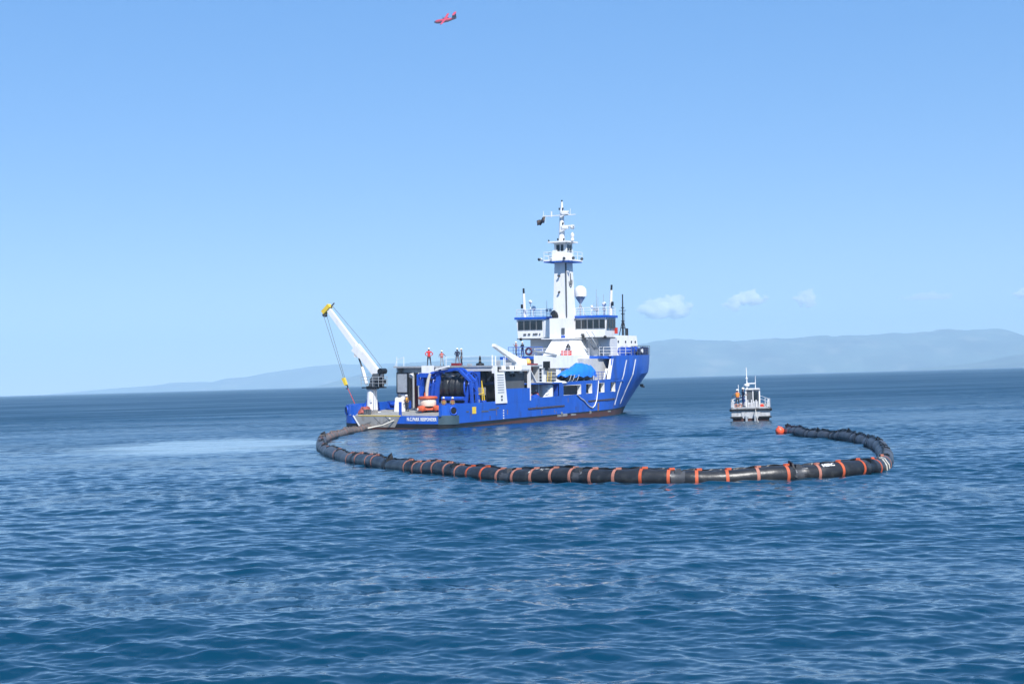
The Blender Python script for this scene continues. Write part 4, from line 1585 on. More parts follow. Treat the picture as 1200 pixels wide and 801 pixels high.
boom = empty('containment_boom', (0, 0, 0), (0, 0, 0), 'long black inflated oil boom with orange straps looping across the water', 'oil boom')
JO = [.2, 5.0, 10.0, 15, 20, 25, 30, 34.6, 37.8, 42.5, 47.5, 52.5, 57.0, 62.6, 68.2, 75.4, 79.4, 84.5, 89.4, 93.55, 98.15, 103.3, 107.6, 113.0, 117.5, 122.5, 127.5, 132.5, 137.5, 142.5, 147.5, 152.5, 155.5]
FRONT = [62.04, 66.91, 69.18, 71.59, 72.98, 78.62, 79.79, 81.08, 82.36, 83.75, 85.06, 86.32, 87.66, 88.87, 89.95, 91.04, 92.14, 93.22, 94.25, 95.38, 96.59, 97.76, 98.91, 100.16, 101.45, 102.75, 104.23, 105.43, 106.76, 108.39, 111.25]
LEFT = [1.75, 3.49, 5.74, 7.4, 9.14, 11.5, 13.91, 16.4, 18.71, 21.4, 24.27, 26.6, 28.81, 32.5, 39.5, 43.5, 47.0, 50.4, 54.5]
RIGHT = [154.19, 150.84, 148.4, 145.6, 143.46, 141.55, 138.85, 136.98, 134.59, 131.85, 128.39, 124.93, 120.2, 116.0]
BANDS = sorted(LEFT + FRONT + RIGHT)


def brad(a):
    r = .385
    for j in JO:
        r -= .10 * math.exp(-((a - j) / .22) ** 2)
    if a > 113 or a < 58:
        for b in BANDS:
            r -= .07 * math.exp(-((a - b) / .30) ** 2)
    r += .012 * math.sin(a * 2.1) + .008 * math.sin(a * 5.3)
    return r


def band(a, w, parent, material, lift=.015):
    """webbing strap round the tube with its loose tail on the top"""
    mb = MB()
    n = 22
    rows = []
    d = bdir(a)
    sdv = Vector((-d.y, d.x, 0))
    for off, lf in ((-w / 2, 0), (-w / 2, lift), (w / 2, lift), (w / 2, 0)):
        c = bpos(a + off)
        r = brad(a) + lf
        sk = .5 * off
        rows.append([c + d * .0 + sdv * (r * math.cos(2 * math.pi * k / n)) + Vector((0, 0, r * math.sin(2 * math.pi * k / n))) for k in range(n + 1)])
    mb.grid(rows)
    c = bpos(a)
    if material in (ORANGE, PINK):
        mb.box(c + Vector((0, 0, brad(a) + .035)) + d * .10 + sdv * .05, (.24, .14, .09), Matrix.Rotation(math.atan2(d.y, d.x) + .4, 3, 'Z'))
    return mb.build('strap', material, parent, smooth=35)


for i in range(len(JO) - 1):
    a0, a1 = JO[i], JO[i + 1]
    old = a1 < 58
    mb = MB()
    n = 22
    aa = np.linspace(a0, a1, max(6, int((a1 - a0) / .11)))
    rows = []
    for a in aa:
        c, d, r = bpos(a), bdir(a), brad(a)
        sdv = Vector((-d.y, d.x, 0))
        rows.append([c + sdv * (r * math.cos(2 * math.pi * k / n)) * (1 + .015 * math.sin(3 * k + a * 4)) + Vector((0, 0, r * math.sin(2 * math.pi * k / n))) for k in range(n + 1)])
    mb.grid(rows)
    sec = mb.build('boom_section', RUBBER_OLD if a1 < 37 else (RUBBER_GREY if a0 > 112 or a1 < 70 else RUBBER), boom, smooth=60)
    for b in BANDS:
        if a0 <= b < a1:
            if b > 113:
                band(b, .26, sec, BLACK, .03)
            elif b < 58:
                band(b, .12, sec, PINK)
            else:
                band(b, .135, sec, ORANGE if b > 85.5 and int(b * 7.3) % 4 else PINK)
    # top seam flange with its bunched fabric
    mb = MB()
    rows = [[], [], []]
    for a in aa:
        c, d, r = bpos(a), bdir(a), brad(a)
        sdv = Vector((-d.y, d.x, 0))
        h = .05 + .05 * abs(math.sin(a * 3.7)) * abs(math.sin(a * 1.1)) + (.07 if (a > 113) else 0) + (.03 if 37 < a < 95 else 0)
        w = .05 * math.sin(a * 6)
        top = c + Vector((0, 0, r * .97)) + sdv * .08
        rows[0].append(top)
        rows[1].append(top + Vector((0, 0, h)) + sdv * (w + .02))
        rows[2].append(top + sdv * .05)
    mb.grid(rows)
    mb.build('top_seam', BLACK if a0 > 36 else RUBBER_OLD, sec)
for j in JO[1:-1]:
    c, d, r = bpos(j), bdir(j), .33
    sdv = Vector((-d.y, d.x, 0))
    mb = MB()
    rot = Matrix.Rotation(math.atan2(d.y, d.x), 3, 'Z')
    mb.tube([c - d * .30, c - d * .1, c + d * .1, c + d * .30], [.36, .325, .325, .36], 18)
    mb.box(c + Vector((0, 0, .36)), (.18, .35, .16), rot)
    mb.box(c + Vector((0, 0, .30)) - sdv * .18, (.28, .12, .2), rot)
    mb.build('boom_coupling', RUBBER_GREY if 85 < j < 105 else (RUBBER_OLD if j < 36 else BLACK), boom, smooth=40)


def fin(a, h, w):
    """a fold of fabric standing up where two sections meet"""
    c, d = bpos(a), bdir(a)
    sdv = Vector((-d.y, d.x, 0))
    mb = MB()
    base = c + Vector((0, 0, -.1))
    mb.hexa([base + sdv * .37 - d * .05, base - sdv * .37 - d * .05, base - sdv * .37 + d * .05, base + sdv * .37 + d * .05],
            [c + sdv * w + Vector((0, 0, h)) - d * .12, c - sdv * w * .6 + Vector((0, 0, h * .8)) - d * .05, c - sdv * w * .6 + Vector((0, 0, h * .8)) + d * .03, c + sdv * w + Vector((0, 0, h)) - d * .06])
    mb.build('fabric_fold', BLACK, boom)


for a, h, w in ((75.4, .72, .14), (34.6, .72, .2), (47.3, .62, .12), (52.6, .6, .1), (146, .6, .1), (140, .62, .1), (133.2, .62, .1), (127, .6, .12), (103.1, .6, .12), (154.6, .62, .1)):
    fin(a, h, w)
for a in np.arange(118, 155, 1.7):
    fin(a + .4 * math.sin(a * 3), .5 + .04 * math.sin(a * 7), .06)
for a in list(np.arange(38.5, 75, 1.9)):
    fin(a + .5 * math.sin(a * 3), .46 + .05 * math.sin(a * 7), .05)
# rope lashings at the bend
mb = MB()
for a, l in ((109.2, 1.4), (109.8, .9)):
    c, d = bpos(a), bdir(a)
    sdv = Vector((-d.y, d.x, 0))
    mb.tube([c + Vector((0, 0, .43)) + d * .35, c + Vector((0, 0, .38)) - sdv * .18 + d * .2, c - sdv * .40 + Vector((0, 0, .1)), c - sdv * .43 + Vector((0, 0, -.25))], .035, 6)
mb.build('lashing', ROPE, boom)
# printed marks on the tube


def on_tube(a, ang, off=.012):
    c, d, r = bpos(a), bdir(a), brad(a) + off
    sdv = Vector((d.y, -d.x, 0))      # towards the viewer's side of the front run
    return c + sdv * (r * math.cos(ang)) + Vector((0, 0, r * math.sin(ang)))


def text_on_tube(body, a, ang, size, name):
    cu = bpy.data.curves.new(name, 'FONT')
    cu.body = body
    cu.size = size
    cu.offset = .012
    cu.align_x, cu.align_y = 'CENTER', 'CENTER'
    to = bpy.data.objects.new(name, cu)
    COL.objects.link(to)
    me = bpy.data.meshes.new_from_object(to.evaluated_get(bpy.context.evaluated_depsgraph_get()))
    bpy.data.objects.remove(to)
    for v in me.vertices:
        x, y = v.co.x, v.co.y
        v.co = on_tube(a + x, ang + y / .39)
    me.materials.clear()
    me.materials.append(WHITE)
    o = bpy.data.objects.new(name, me)
    COL.objects.link(o)
    o.parent = boom
    return o


text_on_tube('MSRC', 104.75, 1.0, .24, 'boom_lettering')
for a, ang, l, w in ((91.2, 1.15, .16, .07), (91.5, .95, .1, .12), (91.75, 1.1, .22, .06), (91.62, .8, .07, .14), (90.9, .6, .1, .1), (86.5, .95, .1, .05), (93.5, .7, .22, .12), (93.75, .4, .12, .16), (98.0, .8, .14, .10), (98.2, .3, .1, .2), (97.95, .2, .12, .1), (98.3, .95, .1, .1), (89.3, .8, .12, .1), (89.5, .4, .08, .2), (103.35, .3, .1, .2), (103.4, .6, .3, .1), (103.1, .25, .18, .16)):
    mb = MB()
    mb.grid([[on_tube(a, ang), on_tube(a + l, ang + .1)], [on_tube(a + .03, ang + w / .39), on_tube(a + l - .02, ang + w / .39)]])
    mb.build('scuff_mark', SILVER if a > 93 else ROPE, boom)
mb = MB()
mb.lathe([(0, -.34), (.17, -.30), (.29, -.18), (.34, 0), (.29, .18), (.17, .30), (.08, .35), (.07, .40), (0, .41)], (0, 0, 0), 22)
o = mb.build('buoy', BUOY, None, 60, (19.85, 113.2, .20))
o.rotation_euler = (.35, -.3, 0)
tag(o, 'round orange float moored at the far tip of the boom', 'buoy')
bc = bpos(155.4)
mb = MB()
mb.tube([bc + Vector((0, 0, .05)), (20.2, 113.6, .25)], .03, 6)
mb.build('buoy_lanyard', ROPE, boom)


def sw(s, t, z): return SHIP_M @ Vector((s, t, z))


mb = MB()
p0, p1 = sw(-.1, .3, 1.1), bpos(.3)
mb.tube([p0, p0.lerp(p1, .3) + Vector((0, 0, -.35)), p0.lerp(p1, .6) + Vector((.3, 0, -.3)), p1 + Vector((0, 0, .2))], .09, 7)
mb.tube([sw(-.1, -.2, .9), sw(-.9, .6, .45), sw(-2.2, 1.6, .2), p1 + Vector((0, 0, .1))], .07, 7)
o = mb.build('tow_bridle', ROPE, None, 60)
tag(o, 'pale rope bridle tying the boom to the grey stern chute', 'rope')

# ------------------------------------------------------------------ things carried by the ship
def on_ship(name, s, t, z, rz, label, cat, group=None):
    p = sw(s, t, z)
    return empty(name, p, (SHIP_ROT[0] * .0, 0, SHIP_ROT[2] + rz), label, cat, group)


# workboat under a tarpaulin, starboard side of the boat deck
wb = on_ship('workboat', 30.6, -5.55, 5.05, 0, 'small workboat wrapped in a bright blue tarpaulin on the boat deck', 'boat')
mb = MB()
N = 26
rows = []
for i in range(N + 1):
    u_ = i / N
    x = -4.15 + 8.3 * u_
    wv = .25 + .75 * math.sin(math.pi * min(1, max(0, .06 + .9 * u_))) ** .55
    hgt = np.interp(u_, [0, .1, .3, .38, .48, .6, .8, .92, 1], [.45, .75, 1.05, 1.25, 1.62, 1.60, 1.42, 1.30, .75])
    row = []
    for k in range(15):
        a = math.pi * k / 14
        f = 1 + .05 * math.sin(x * 5 + k * 1.3) + .03 * math.sin(x * 11 + k * 2.7)
        zz = -.15 + hgt * math.sin(a) ** .8 * f
        zz += (.10 * math.sin(x * 3.1)) if k in (0, 14) else 0
        row.append((x, 1.02 * wv * math.cos(a) * f * (1 - .25 * math.sin(a) ** 3), zz))
    rows.append(row)
mb.grid(rows)
mb.grid([[p for p in rows[0]], [(rows[0][7][0] - .12, 0, .1)] * 15])
mb.grid([[(rows[-1][7][0] + .15, 0, .35)] * 15, [p for p in rows[-1]]])
mb.build('tarpaulin', TARP, wb, smooth=70)
mb = MB()
rows = []
for i in range(13):
    u_ = i / 12
    x = -4.0 + 8.1 * u_
    w = .95 * (1 - max(0, (u_ - .6) / .4) ** 2.2) * (.9 + .1 * min(1, u_ * 6))
    kz = -.62 + .55 * max(0, (u_ - .72) / .28) ** 2
    rows.append([(x, w, .05), (x, w * .8, -.3), (x, 0, kz), (x, -w * .8, -.3), (x, -w, .05)])
mb.grid(rows)
mb.build('keel_hull', DGREY, wb, smooth=50)
mb = MB()
for x in (-3.6, -2.7, -1.6):
    mb.tube([(x, -1.0, .1), (x, -.8, -.45), (x + .05, -.5, -.8)], .035, 5)
mb.build('tie_line', WHITE, wb)

# skimmer
sk = on_ship('oil_skimmer', 5.0, -1.05, 1.56, .3, 'orange ring shaped oil skimmer with a pale drum on the aft deck', 'skimmer')
mb = MB()
mb.lathe([(0, .62), (.80, .62), (.86, .75), (.86, 1.30), (.80, 1.38), (0, 1.38)], (0, 0, 0), 20)
mb.build('drum', mat('cream_plastic', (.75, .62, .5), .5), sk, smooth=40)
mb = MB()
mb.lathe([(0, 1.36), (.95, 1.36), (1.02, 1.45), (.98, 1.60), (.8, 1.66), (0, 1.68)], (0, 0, 0), 24)
mb.cyl((0, .3, 1.6), (0, .3, 2.05), .07, n=8)
mb.build('hopper_ring', ORANGE, sk, smooth=40)
for k in range(3):
    a = k * 2.094 + .5
    c = Vector((math.cos(a) * .95, math.sin(a) * .95, .42))
    mb = MB()
    mb.lathe([(0, -.25), (.4, -.25), (.48, -.1), (.46, .15), (.3, .26), (0, .28)], c, 16, sx=1.15, sy=.9)
    fo = mb.build('float', ORANGE, sk, smooth=50)
    mb = MB()
    mb.cyl(c + Vector((math.cos(a) * .42, math.sin(a) * .42, -.05)), c + Vector((math.cos(a) * .54, math.sin(a) * .54, -.05)), .12, n=10)
    mb.build('float_cap', WHITE, fo)
mb = MB()
for k in range(3):
    a, b = k * 2.094 + .5, (k + 1) * 2.094 + .5
    mb.beam((math.cos(a) * .95, math.sin(a) * .95, .35), (math.cos(b) * .95, math.sin(b) * .95, .35), .22, .25)
    mb.beam((math.cos(a) * .9, math.sin(a) * .9, .5), (0, 0, .7), .15, .15)
    mb.cyl((math.cos(a) * .8, math.sin(a) * .8, 0), (math.cos(a) * .8, math.sin(a) * .8, .3), .07, n=6)
mb.build('float_frame', ORANGE, sk)

# white ventilator, coil, life ring, flag
vt = on_ship('deck_locker', 5.8, 2.95, 1.58, 0, 'white upright deck locker with a sloping top beside the amber vested man', 'locker')
mb = MB()
mb.hexa([(-.4, -.48, 0), (.4, -.48, 0), (.4, .48, 0), (-.4, .48, 0)], [(-.3, -.36, 1.45), (.35, -.40, 1.6), (.35, .40, 1.6), (-.3, .36, 1.45)])
mb.build('cabinet', WHITE, vt)
mb = MB()
mb.lathe([(0, 0), (.2, 0), (.22, .12), (.1, .26), (0, .28)], (0, 0, 1.55), 12)
mb.build('cowl', DGREY, vt, smooth=40)
cl = on_ship('hose_coil', 2.6, 5.15, 1.42, 0, 'heap of dull red hose coiled by the crane foot', 'hose')
mb = MB()
pts = []
for k in range(70):
    a = k * .55
    r = .75 - .012 * k * .5 + .12 * math.sin(k * 1.7)
    pts.append((r * math.cos(a) * 1.1, r * math.sin(a) * .8, .09 + .009 * k + .06 * math.sin(k * 2.3)))
mb.tube(pts, .085, 7)
mb.build('coil', mat('faded_red_hose', (.36, .10, .08), .7, var=.4, scale=3), cl, smooth=60)
mb = MB()
mb.box((.3, -.9, .2), (.7, .5, .4))
mb.build('fitting_box', STEEL, cl)
lr = on_ship('life_ring', 29.35, .22, 7.95, 0, 'dark life ring hanging on the blue deck rail', 'life ring')
mb = MB()
mb.torus((0, 0, 0), (1, 0, 0), .38, .12, 24, 10)
mb.build('ring', mat('dark_violet_ring', (.05, .02, .06), .5), lr, smooth=80)
mb = MB()
for k in range(4):
    a = math.pi / 4 + k * math.pi / 2
    mb.torus((0, .38 * math.cos(a), .38 * math.sin(a)), (0, -math.sin(a), math.cos(a)), .118, .03, 12, 5)
mb.build('band', DRED, lr)
fg = on_ship('flag', 35.6, 1.2, 24.25, 0, 'small dark flag blowing from the mast crossarm', 'flag')
mb = MB()
rows = [[], []]
for i in range(13):
    u_ = i / 12
    dx, dy = -.16 * math.sin(u_ * 7), 1.15 * u_
    dz = -.45 * u_ + .07 * math.sin(u_ * 9)
    rows[0].append((dx, dy - .1, dz + .15))
    rows[1].append((dx * .6 + .04, dy * .82 + .1, dz - .62 + .15 * u_))
mb.grid(rows)
f_ = mb.build('cloth', mat('dark_flag_cloth', (.03, .03, .05), .8, var=.5, scale=3, dirt=(.35, .22, .05), dirt_amt=.8), fg, smooth=70)
so = f_.modifiers.new('cloth_thickness', 'SOLIDIFY')
so.thickness = .015
mb = MB()
mb.cyl((0, -.12, .45), (0, -.12, -.7), .015, n=5)
mb.build('halyard', WHITE, fg)

# ------------------------------------------------------------------ small boat
BL = Vector((22.95, 146.6, 0))
sb = empty('aluminium_workboat', BL, (0, 0, R(81)), 'small pale workboat seen from astern near the tip of the boom', 'boat')
# boat frame: x forward, y port, z up
mb = MB()
rows = {-1: [], 1: []}
lev = [(-.35, .80), (.06, .93), (.28, .97), (.34, 1.0), (.50, 1.0), (1.03, 1.0), (1.06, 1.0), (1.25, 1.0)]
ml = [0, 0, 1, 2, 2, 1, 2]


def bhb(x, f): return 1.85 * f * (1 - max(0, (x - 4.0) / 4.6) ** 2.2)
def bzz(x, z): return z + (.05 * max(0, x - 3) ** 1.4 if z > .3 else 0)


bx = [0, .5, 1.5, 3, 4.5, 5.5, 6.4, 7.2, 7.9, 8.35, 8.6]
for side in (-1, 1):
    for i in range(len(lev) - 1):
        mb.m(ml[i])
        mb.grid([[(x, side * bhb(x, lev[i][1]), bzz(x, lev[i][0])) for x in bx], [(x, side * bhb(x, lev[i + 1][1]), bzz(x, lev[i + 1][0])) for x in bx]])
for i in range(len(lev) - 1):
    mb.m(ml[i])
    (z0, f0), (z1, f1) = lev[i], lev[i + 1]
    mb.grid([[(0, -1.85 * f0, z0), (0, 1.85 * f0, z0)], [(0, -1.85 * f1, z1), (0, 1.85 * f1, z1)]])
mb.m(2)
mb.grid([[(x, -bhb(x, .95), bzz(x, .95)) for x in bx], [(x, bhb(x, .95), bzz(x, .95)) for x in bx]])
bh = mb.build('boat_hull', [ANTIFOUL, BLACK, GELCOAT], sb, smooth=30)
mb = MB()
mb.beam((-.10, -1.97, 1.10), (-.10, 1.97, 1.10), .2, .15)
for y in (-1.93, 1.93):
    mb.beam((-.1, y, 1.05), (5, y, 1.08), .2, .2)
mb.build('rubber_fender', BLACK, bh)
for y0, y1 in ((-1.98, -.75), (.85, 1.98)):
    mb = MB()
    mb.beam((-.1, y0, .36), (-.1, y1, .36), .22, .16)
    mb.build('lower_fender', BLACK, bh)
for y in (-.42, .42):
    mb = MB()
    mb.lathe([(0, 0), (.16, 0), (.2, .15), (.12, .3), (0, .32)], (0, y, .42), 12, (-1, 0, -.2))
    mb.span((-.4, y - .1, -.2), (-.05, y + .1, .45))
    mb.build('stern_drive', GREY, bh, smooth=40)
mb = MB()
mb.hexa([(-.06, -.75, .25), (0, -.75, .25), (0, .75, .25), (-.06, .75, .25)], [(-.06, -.95, .95), (0, -.95, .95), (0, .95, .95), (-.06, .95, .95)])
mb.build('transom_plate', GELCOAT, bh)
mb = MB()
mb.span((0, -1.85, 1.2), (.2, 1.85, 1.34))
for y in (-1.75, 1.75):
    mb.span((0, y - .1, 1.2), (5.0, y + .1, 1.36))
mb.build('gunwale', GELCOAT, bh)
for y in (-1.72, 1.72):
    mb = MB()
    mb.hexa([(.1, y - .17, 1.3), (1.2, y - .17, 1.3), (1.2, y + .17, 1.3), (.1, y + .17, 1.3)], [(.15, y - .15, 1.85), (1.0, y - .15, 1.75), (1.0, y + .15, 1.75), (.15, y + .15, 1.85)])
    mb.cyl((.2, y * 1.07, 1.3), (.2, y * 1.07, 2.15), .045, n=6)
    mb.build('corner_box', GELCOAT, sb)
for y in (-1.5, 1.4, 1.0, -1.1):
    mb = MB()
    mb.torus((.35, y, 1.48), (1, .2, 0), .16, .05, 14, 6)
    mb.build('fender_ring', PINK if y > 0 else ROPE, sb, smooth=60)
cab = None
mb = MB()
mb.hexa([(3.0, -.95, .95), (5.3, -.85, .95), (5.3, .5, .95), (3.0, .45, .95)], [(3.1, -.88, 3.0), (5.0, -.75, 3.0), (5.0, .42, 3.0), (3.1, .40, 3.0)])
cab = mb.build('cabin', GELCOAT, sb)
mb = MB()
mb.hexa([(2.8, -1.0, 2.98), (5.3, -.88, 2.98), (5.3, .55, 2.98), (2.8, .5, 2.98)], [(2.9, -.92, 3.12), (5.2, -.8, 3.14), (5.2, .5, 3.14), (2.9, .44, 3.12)])
mb.build('cabin_roof', GELCOAT, cab)
mb = MB()
mb.span((2.98, -.2, 1.1), (3.06, .33, 2.8))
mb.build('cabin_doorway', DGREY, cab)
mb = MB()
mb.span((2.99, -.75, 1.9), (3.07, -.32, 2.75))
mb.build('cabin_window', GLASS, cab)
for y0, y1 in ((-.96, -.84), (-.3, -.22), (.36, .48)):
    mb = MB()
    mb.span((2.92, y0, .95), (3.02, y1, 3.0))
    mb.build('cabin_pillar', WHITE, cab)
mb = MB()
mb.span((.9, -.75, .9), (2.2, .35, 1.75))
mb.build('engine_box', GELCOAT, sb)
mb = MB()
for y in (-.55, -.1, .25):
    mb.tube([(.9, y, 1.0), (.85, y, 1.95), (1.3, y, 2.0), (1.35, y, 1.0)], .045, 6)
mb.build('tow_post', WHITE, sb)
mb = MB()
mb.cyl((3.2, .3, 3.1), (3.2, .32, 5.2), .07, .04, 8)
mb.cyl((3.2, .32, 4.05), (3.2, .32, 4.2), .11, n=8)
mb.span((3.1, -.55, 3.55), (3.3, .3, 3.66))
mb.lathe([(0, -.14), (.26, -.12), (.30, 0), (.26, .12), (0, .14)], (3.3, .32, 3.45), 14)
mb.build('radar_mast', WHITE, sb)
mb = MB()
mb.cyl((3.3, -.52, 3.1), (3.3, -.55, 4.35), .045, .02, 6)
mb.cyl((3.0, 1.1, 1.3), (3.0, 1.15, 3.5), .035, n=6)
mb.build('aerial', WHITE, sb)
mb = MB()
for z in (1.75, 2.05):
    mb.tube([(1.3, 1.75, z), (4.5, 1.7, z), (7.2, 1.0, z + .25), (8.3, 0, z + .4), (7.2, -1.0, z + .25), (4.5, -1.7, z), (1.3, -1.75, z)], .028, 5)
for x, y in ((1.3, 1.75), (3, 1.73), (4.5, 1.7), (6, 1.45), (1.3, -1.75), (3, -1.73), (4.5, -1.7), (6, -1.45)):
    mb.cyl((x, y, 1.2), (x, y, 2.1), .028, n=5)
mb.build('boat_rail', WHITE, sb)
for x, y, z, w, m_ in ((1.0, 1.05, .95, .5, ROPE), (.5, .75, .95, .4, DGREY), (2.3, -1.35, .95, .6, GREY), (.35, -.55, .95, .35, ROPE), (.6, .1, .95, .3, DRED)):
    mb = MB()
    mb.hexa([(x, y - w / 2, z), (x + w, y - w / 2, z), (x + w, y + w / 2, z), (x, y + w / 2, z)], [(x + .05, y - w * .4, z + w), (x + w * .9, y - w * .45, z + w * .9), (x + w * .9, y + w * .4, z + w * .8), (x + .05, y + w * .4, z + w * .95)])
    mb.build('deck_gear', m_, sb)
mb = MB()
mb.hexa([(.2, -1.3, .95), (.7, -1.3, .95), (.7, -.9, .95), (.2, -.9, .95)], [(.25, -1.25, 1.6), (.65, -1.25, 1.6), (.65, -.95, 1.6), (.25, -.95, 1.6)])
mb.build('fuel_can', RED, sb)
BM = Matrix.Translation(BL) @ Matrix.Rotation(R(81), 4, 'Z')
mb = MB()
p0, p1 = BM @ Vector((-.05, -.45, 1.15)), Vector((19.9, 113.6, .6))
mb.tube([p0, p0.lerp(p1, .05) + Vector((0, 0, -.55)), p0.lerp(p1, .12) + Vector((0, 0, -1.05)), p0.lerp(p1, .2) + Vector((0, 0, -1.3))], .035, 6)
o = mb.build('tow_line', ROPE, None, 60)
tag(o, 'thin pale line running from the small boat into the water', 'rope')

# ------------------------------------------------------------------ aircraft
d = sky_ray(521.8, 24.2)
AP = Vector((0, 0, CAM_H)) + d * (1390 / d.y)
fwd = (rt * -.955 + up * -.085 + fw * .33).normalized()
rgt = rt * .50 + up * .56 + fw * .66
rgt = (rgt - fwd * rgt.dot(fwd)).normalized()
upv = rgt.cross(fwd)
pl = empty('aeroplane', AP, (0, 0, 0), 'small red twin propeller high wing aeroplane flying above', 'aeroplane')
AM = Matrix((fwd, -rgt, upv)).transposed()
pl.rotation_euler = AM.to_euler()
PRED = mat('aircraft_red', (.58, .03, .05), .4, var=.05)
PDK = mat('aircraft_blue_and_belly_shade', (.025, .012, .06), .4)
mb = MB()
prof = [(0, 11.2), (.45, 10.9), (.95, 10.3), (1.4, 9.3), (1.8, 8), (1.85, 0), (1.7, -2.5), (1.3, -5.5), (.85, -9), (.4, -11.2), (0, -11.4)]
q = []
n = 20
for r_, x in prof:
    zc = .0 if x > -2 else (-2 - x) * .07
    q.append([(x, r_ * math.cos(2 * math.pi * k / n), zc + r_ * math.sin(2 * math.pi * k / n)) for k in range(n + 1)])
mb.grid(q)
for f in mb.bm.faces:
    c = f.calc_center_median()
    f.material_index = 1 if (c.x > 9.5 or c.z < -.85 or c.x < -8) else 0  # dark nose and tail; belly darkened to paint in its shadow
mb.build('fuselage', [PRED, PDK], pl, smooth=60)
for side in (-1, 1):
    mb = MB()
    rows = []
    for f_, y in ((0, 0), (.35, 4.6), (.7, 9.0), (1, 13.0)):
        ch = 3.7 - 1.6 * f_
        x0 = 1.6 - .25 * f_
        z = 1.35 + .02 * y
        rows.append([(x0, side * y, z), (x0 - ch * .3, side * y, z + .22), (x0 - ch, side * y, z), (x0 - ch * .4, side * y, z - .12), (x0, side * y, z)])
    mb.grid(rows)
    mb.build('wing', PRED, pl, smooth=40)
    mb = MB()
    mb.lathe([(0, -3.8), (.25, -3.4), (.5, -1.5), (.55, 1.2), (.4, 2.2), (.18, 2.7), (0, 2.8)], (.9, side * 4.2, .95), 14, (1, 0, 0))
    nc = mb.build('engine_nacelle', PDK, pl, smooth=50)
    for k in range(4):
        a = k * math.pi / 2 + .4
        mb = MB()
        c = Vector((3.45, side * 4.2, .95))
        mb.beam(c, c + Vector((0, math.cos(a), math.sin(a))) * 1.9, .08, .26, (1, .4, 0), .06, .16)
        mb.build('propeller_blade', BLACK, nc)
mb = MB()
mb.prism([(-6.6, 1.0), (-9.0, 5.0), (-11.9, 5.2), (-11.4, .6)], 'y', -.2, .2)
mb.build('tail_fin', PDK, pl)
mb = MB()
mb.prism([(-9.4, -4.2), (-8.9, 0), (-9.4, 4.2), (-11.4, 4.2), (-12.0, 0), (-11.4, -4.2)], 'z', 5.0, 5.25)
mb.build('tailplane', PRED, pl)

# ------------------------------------------------------------------ far shore
for px, py, L, label in () and ((1109, 432.2, 26, 'tiny white vessel far off under the right hand hills'), (1142.5, 426.2, 22, 'tiny white building on the far hillside shore')):
    d = sky_ray(px, py)
    k = 8650 / d.y
    c = Vector((0, 0, CAM_H)) + d * k
    mb = MB()
    if L == 26:
        h = 6
        mb.hexa([(-9, -3, 0), (8, -3, 0), (8, 3, 0), (-9, 3, 0)], [(-10, -3.4, h * .6), (12, -1.5, h * .8), (12, 1.5, h * .8), (-10, 3.4, h * .6)])
        mb.span((-7, -2.5, h * .6), (1, 2.5, h * 1.6))
        mb.cyl((-2, 0, h * 1.6), (-2, 0, h * 2.6), .4, n=6)
        o = mb.build('distant_vessel', WHITE, None, None, (c.x, c.y, -.5))
        tag(o, label, 'vessel')

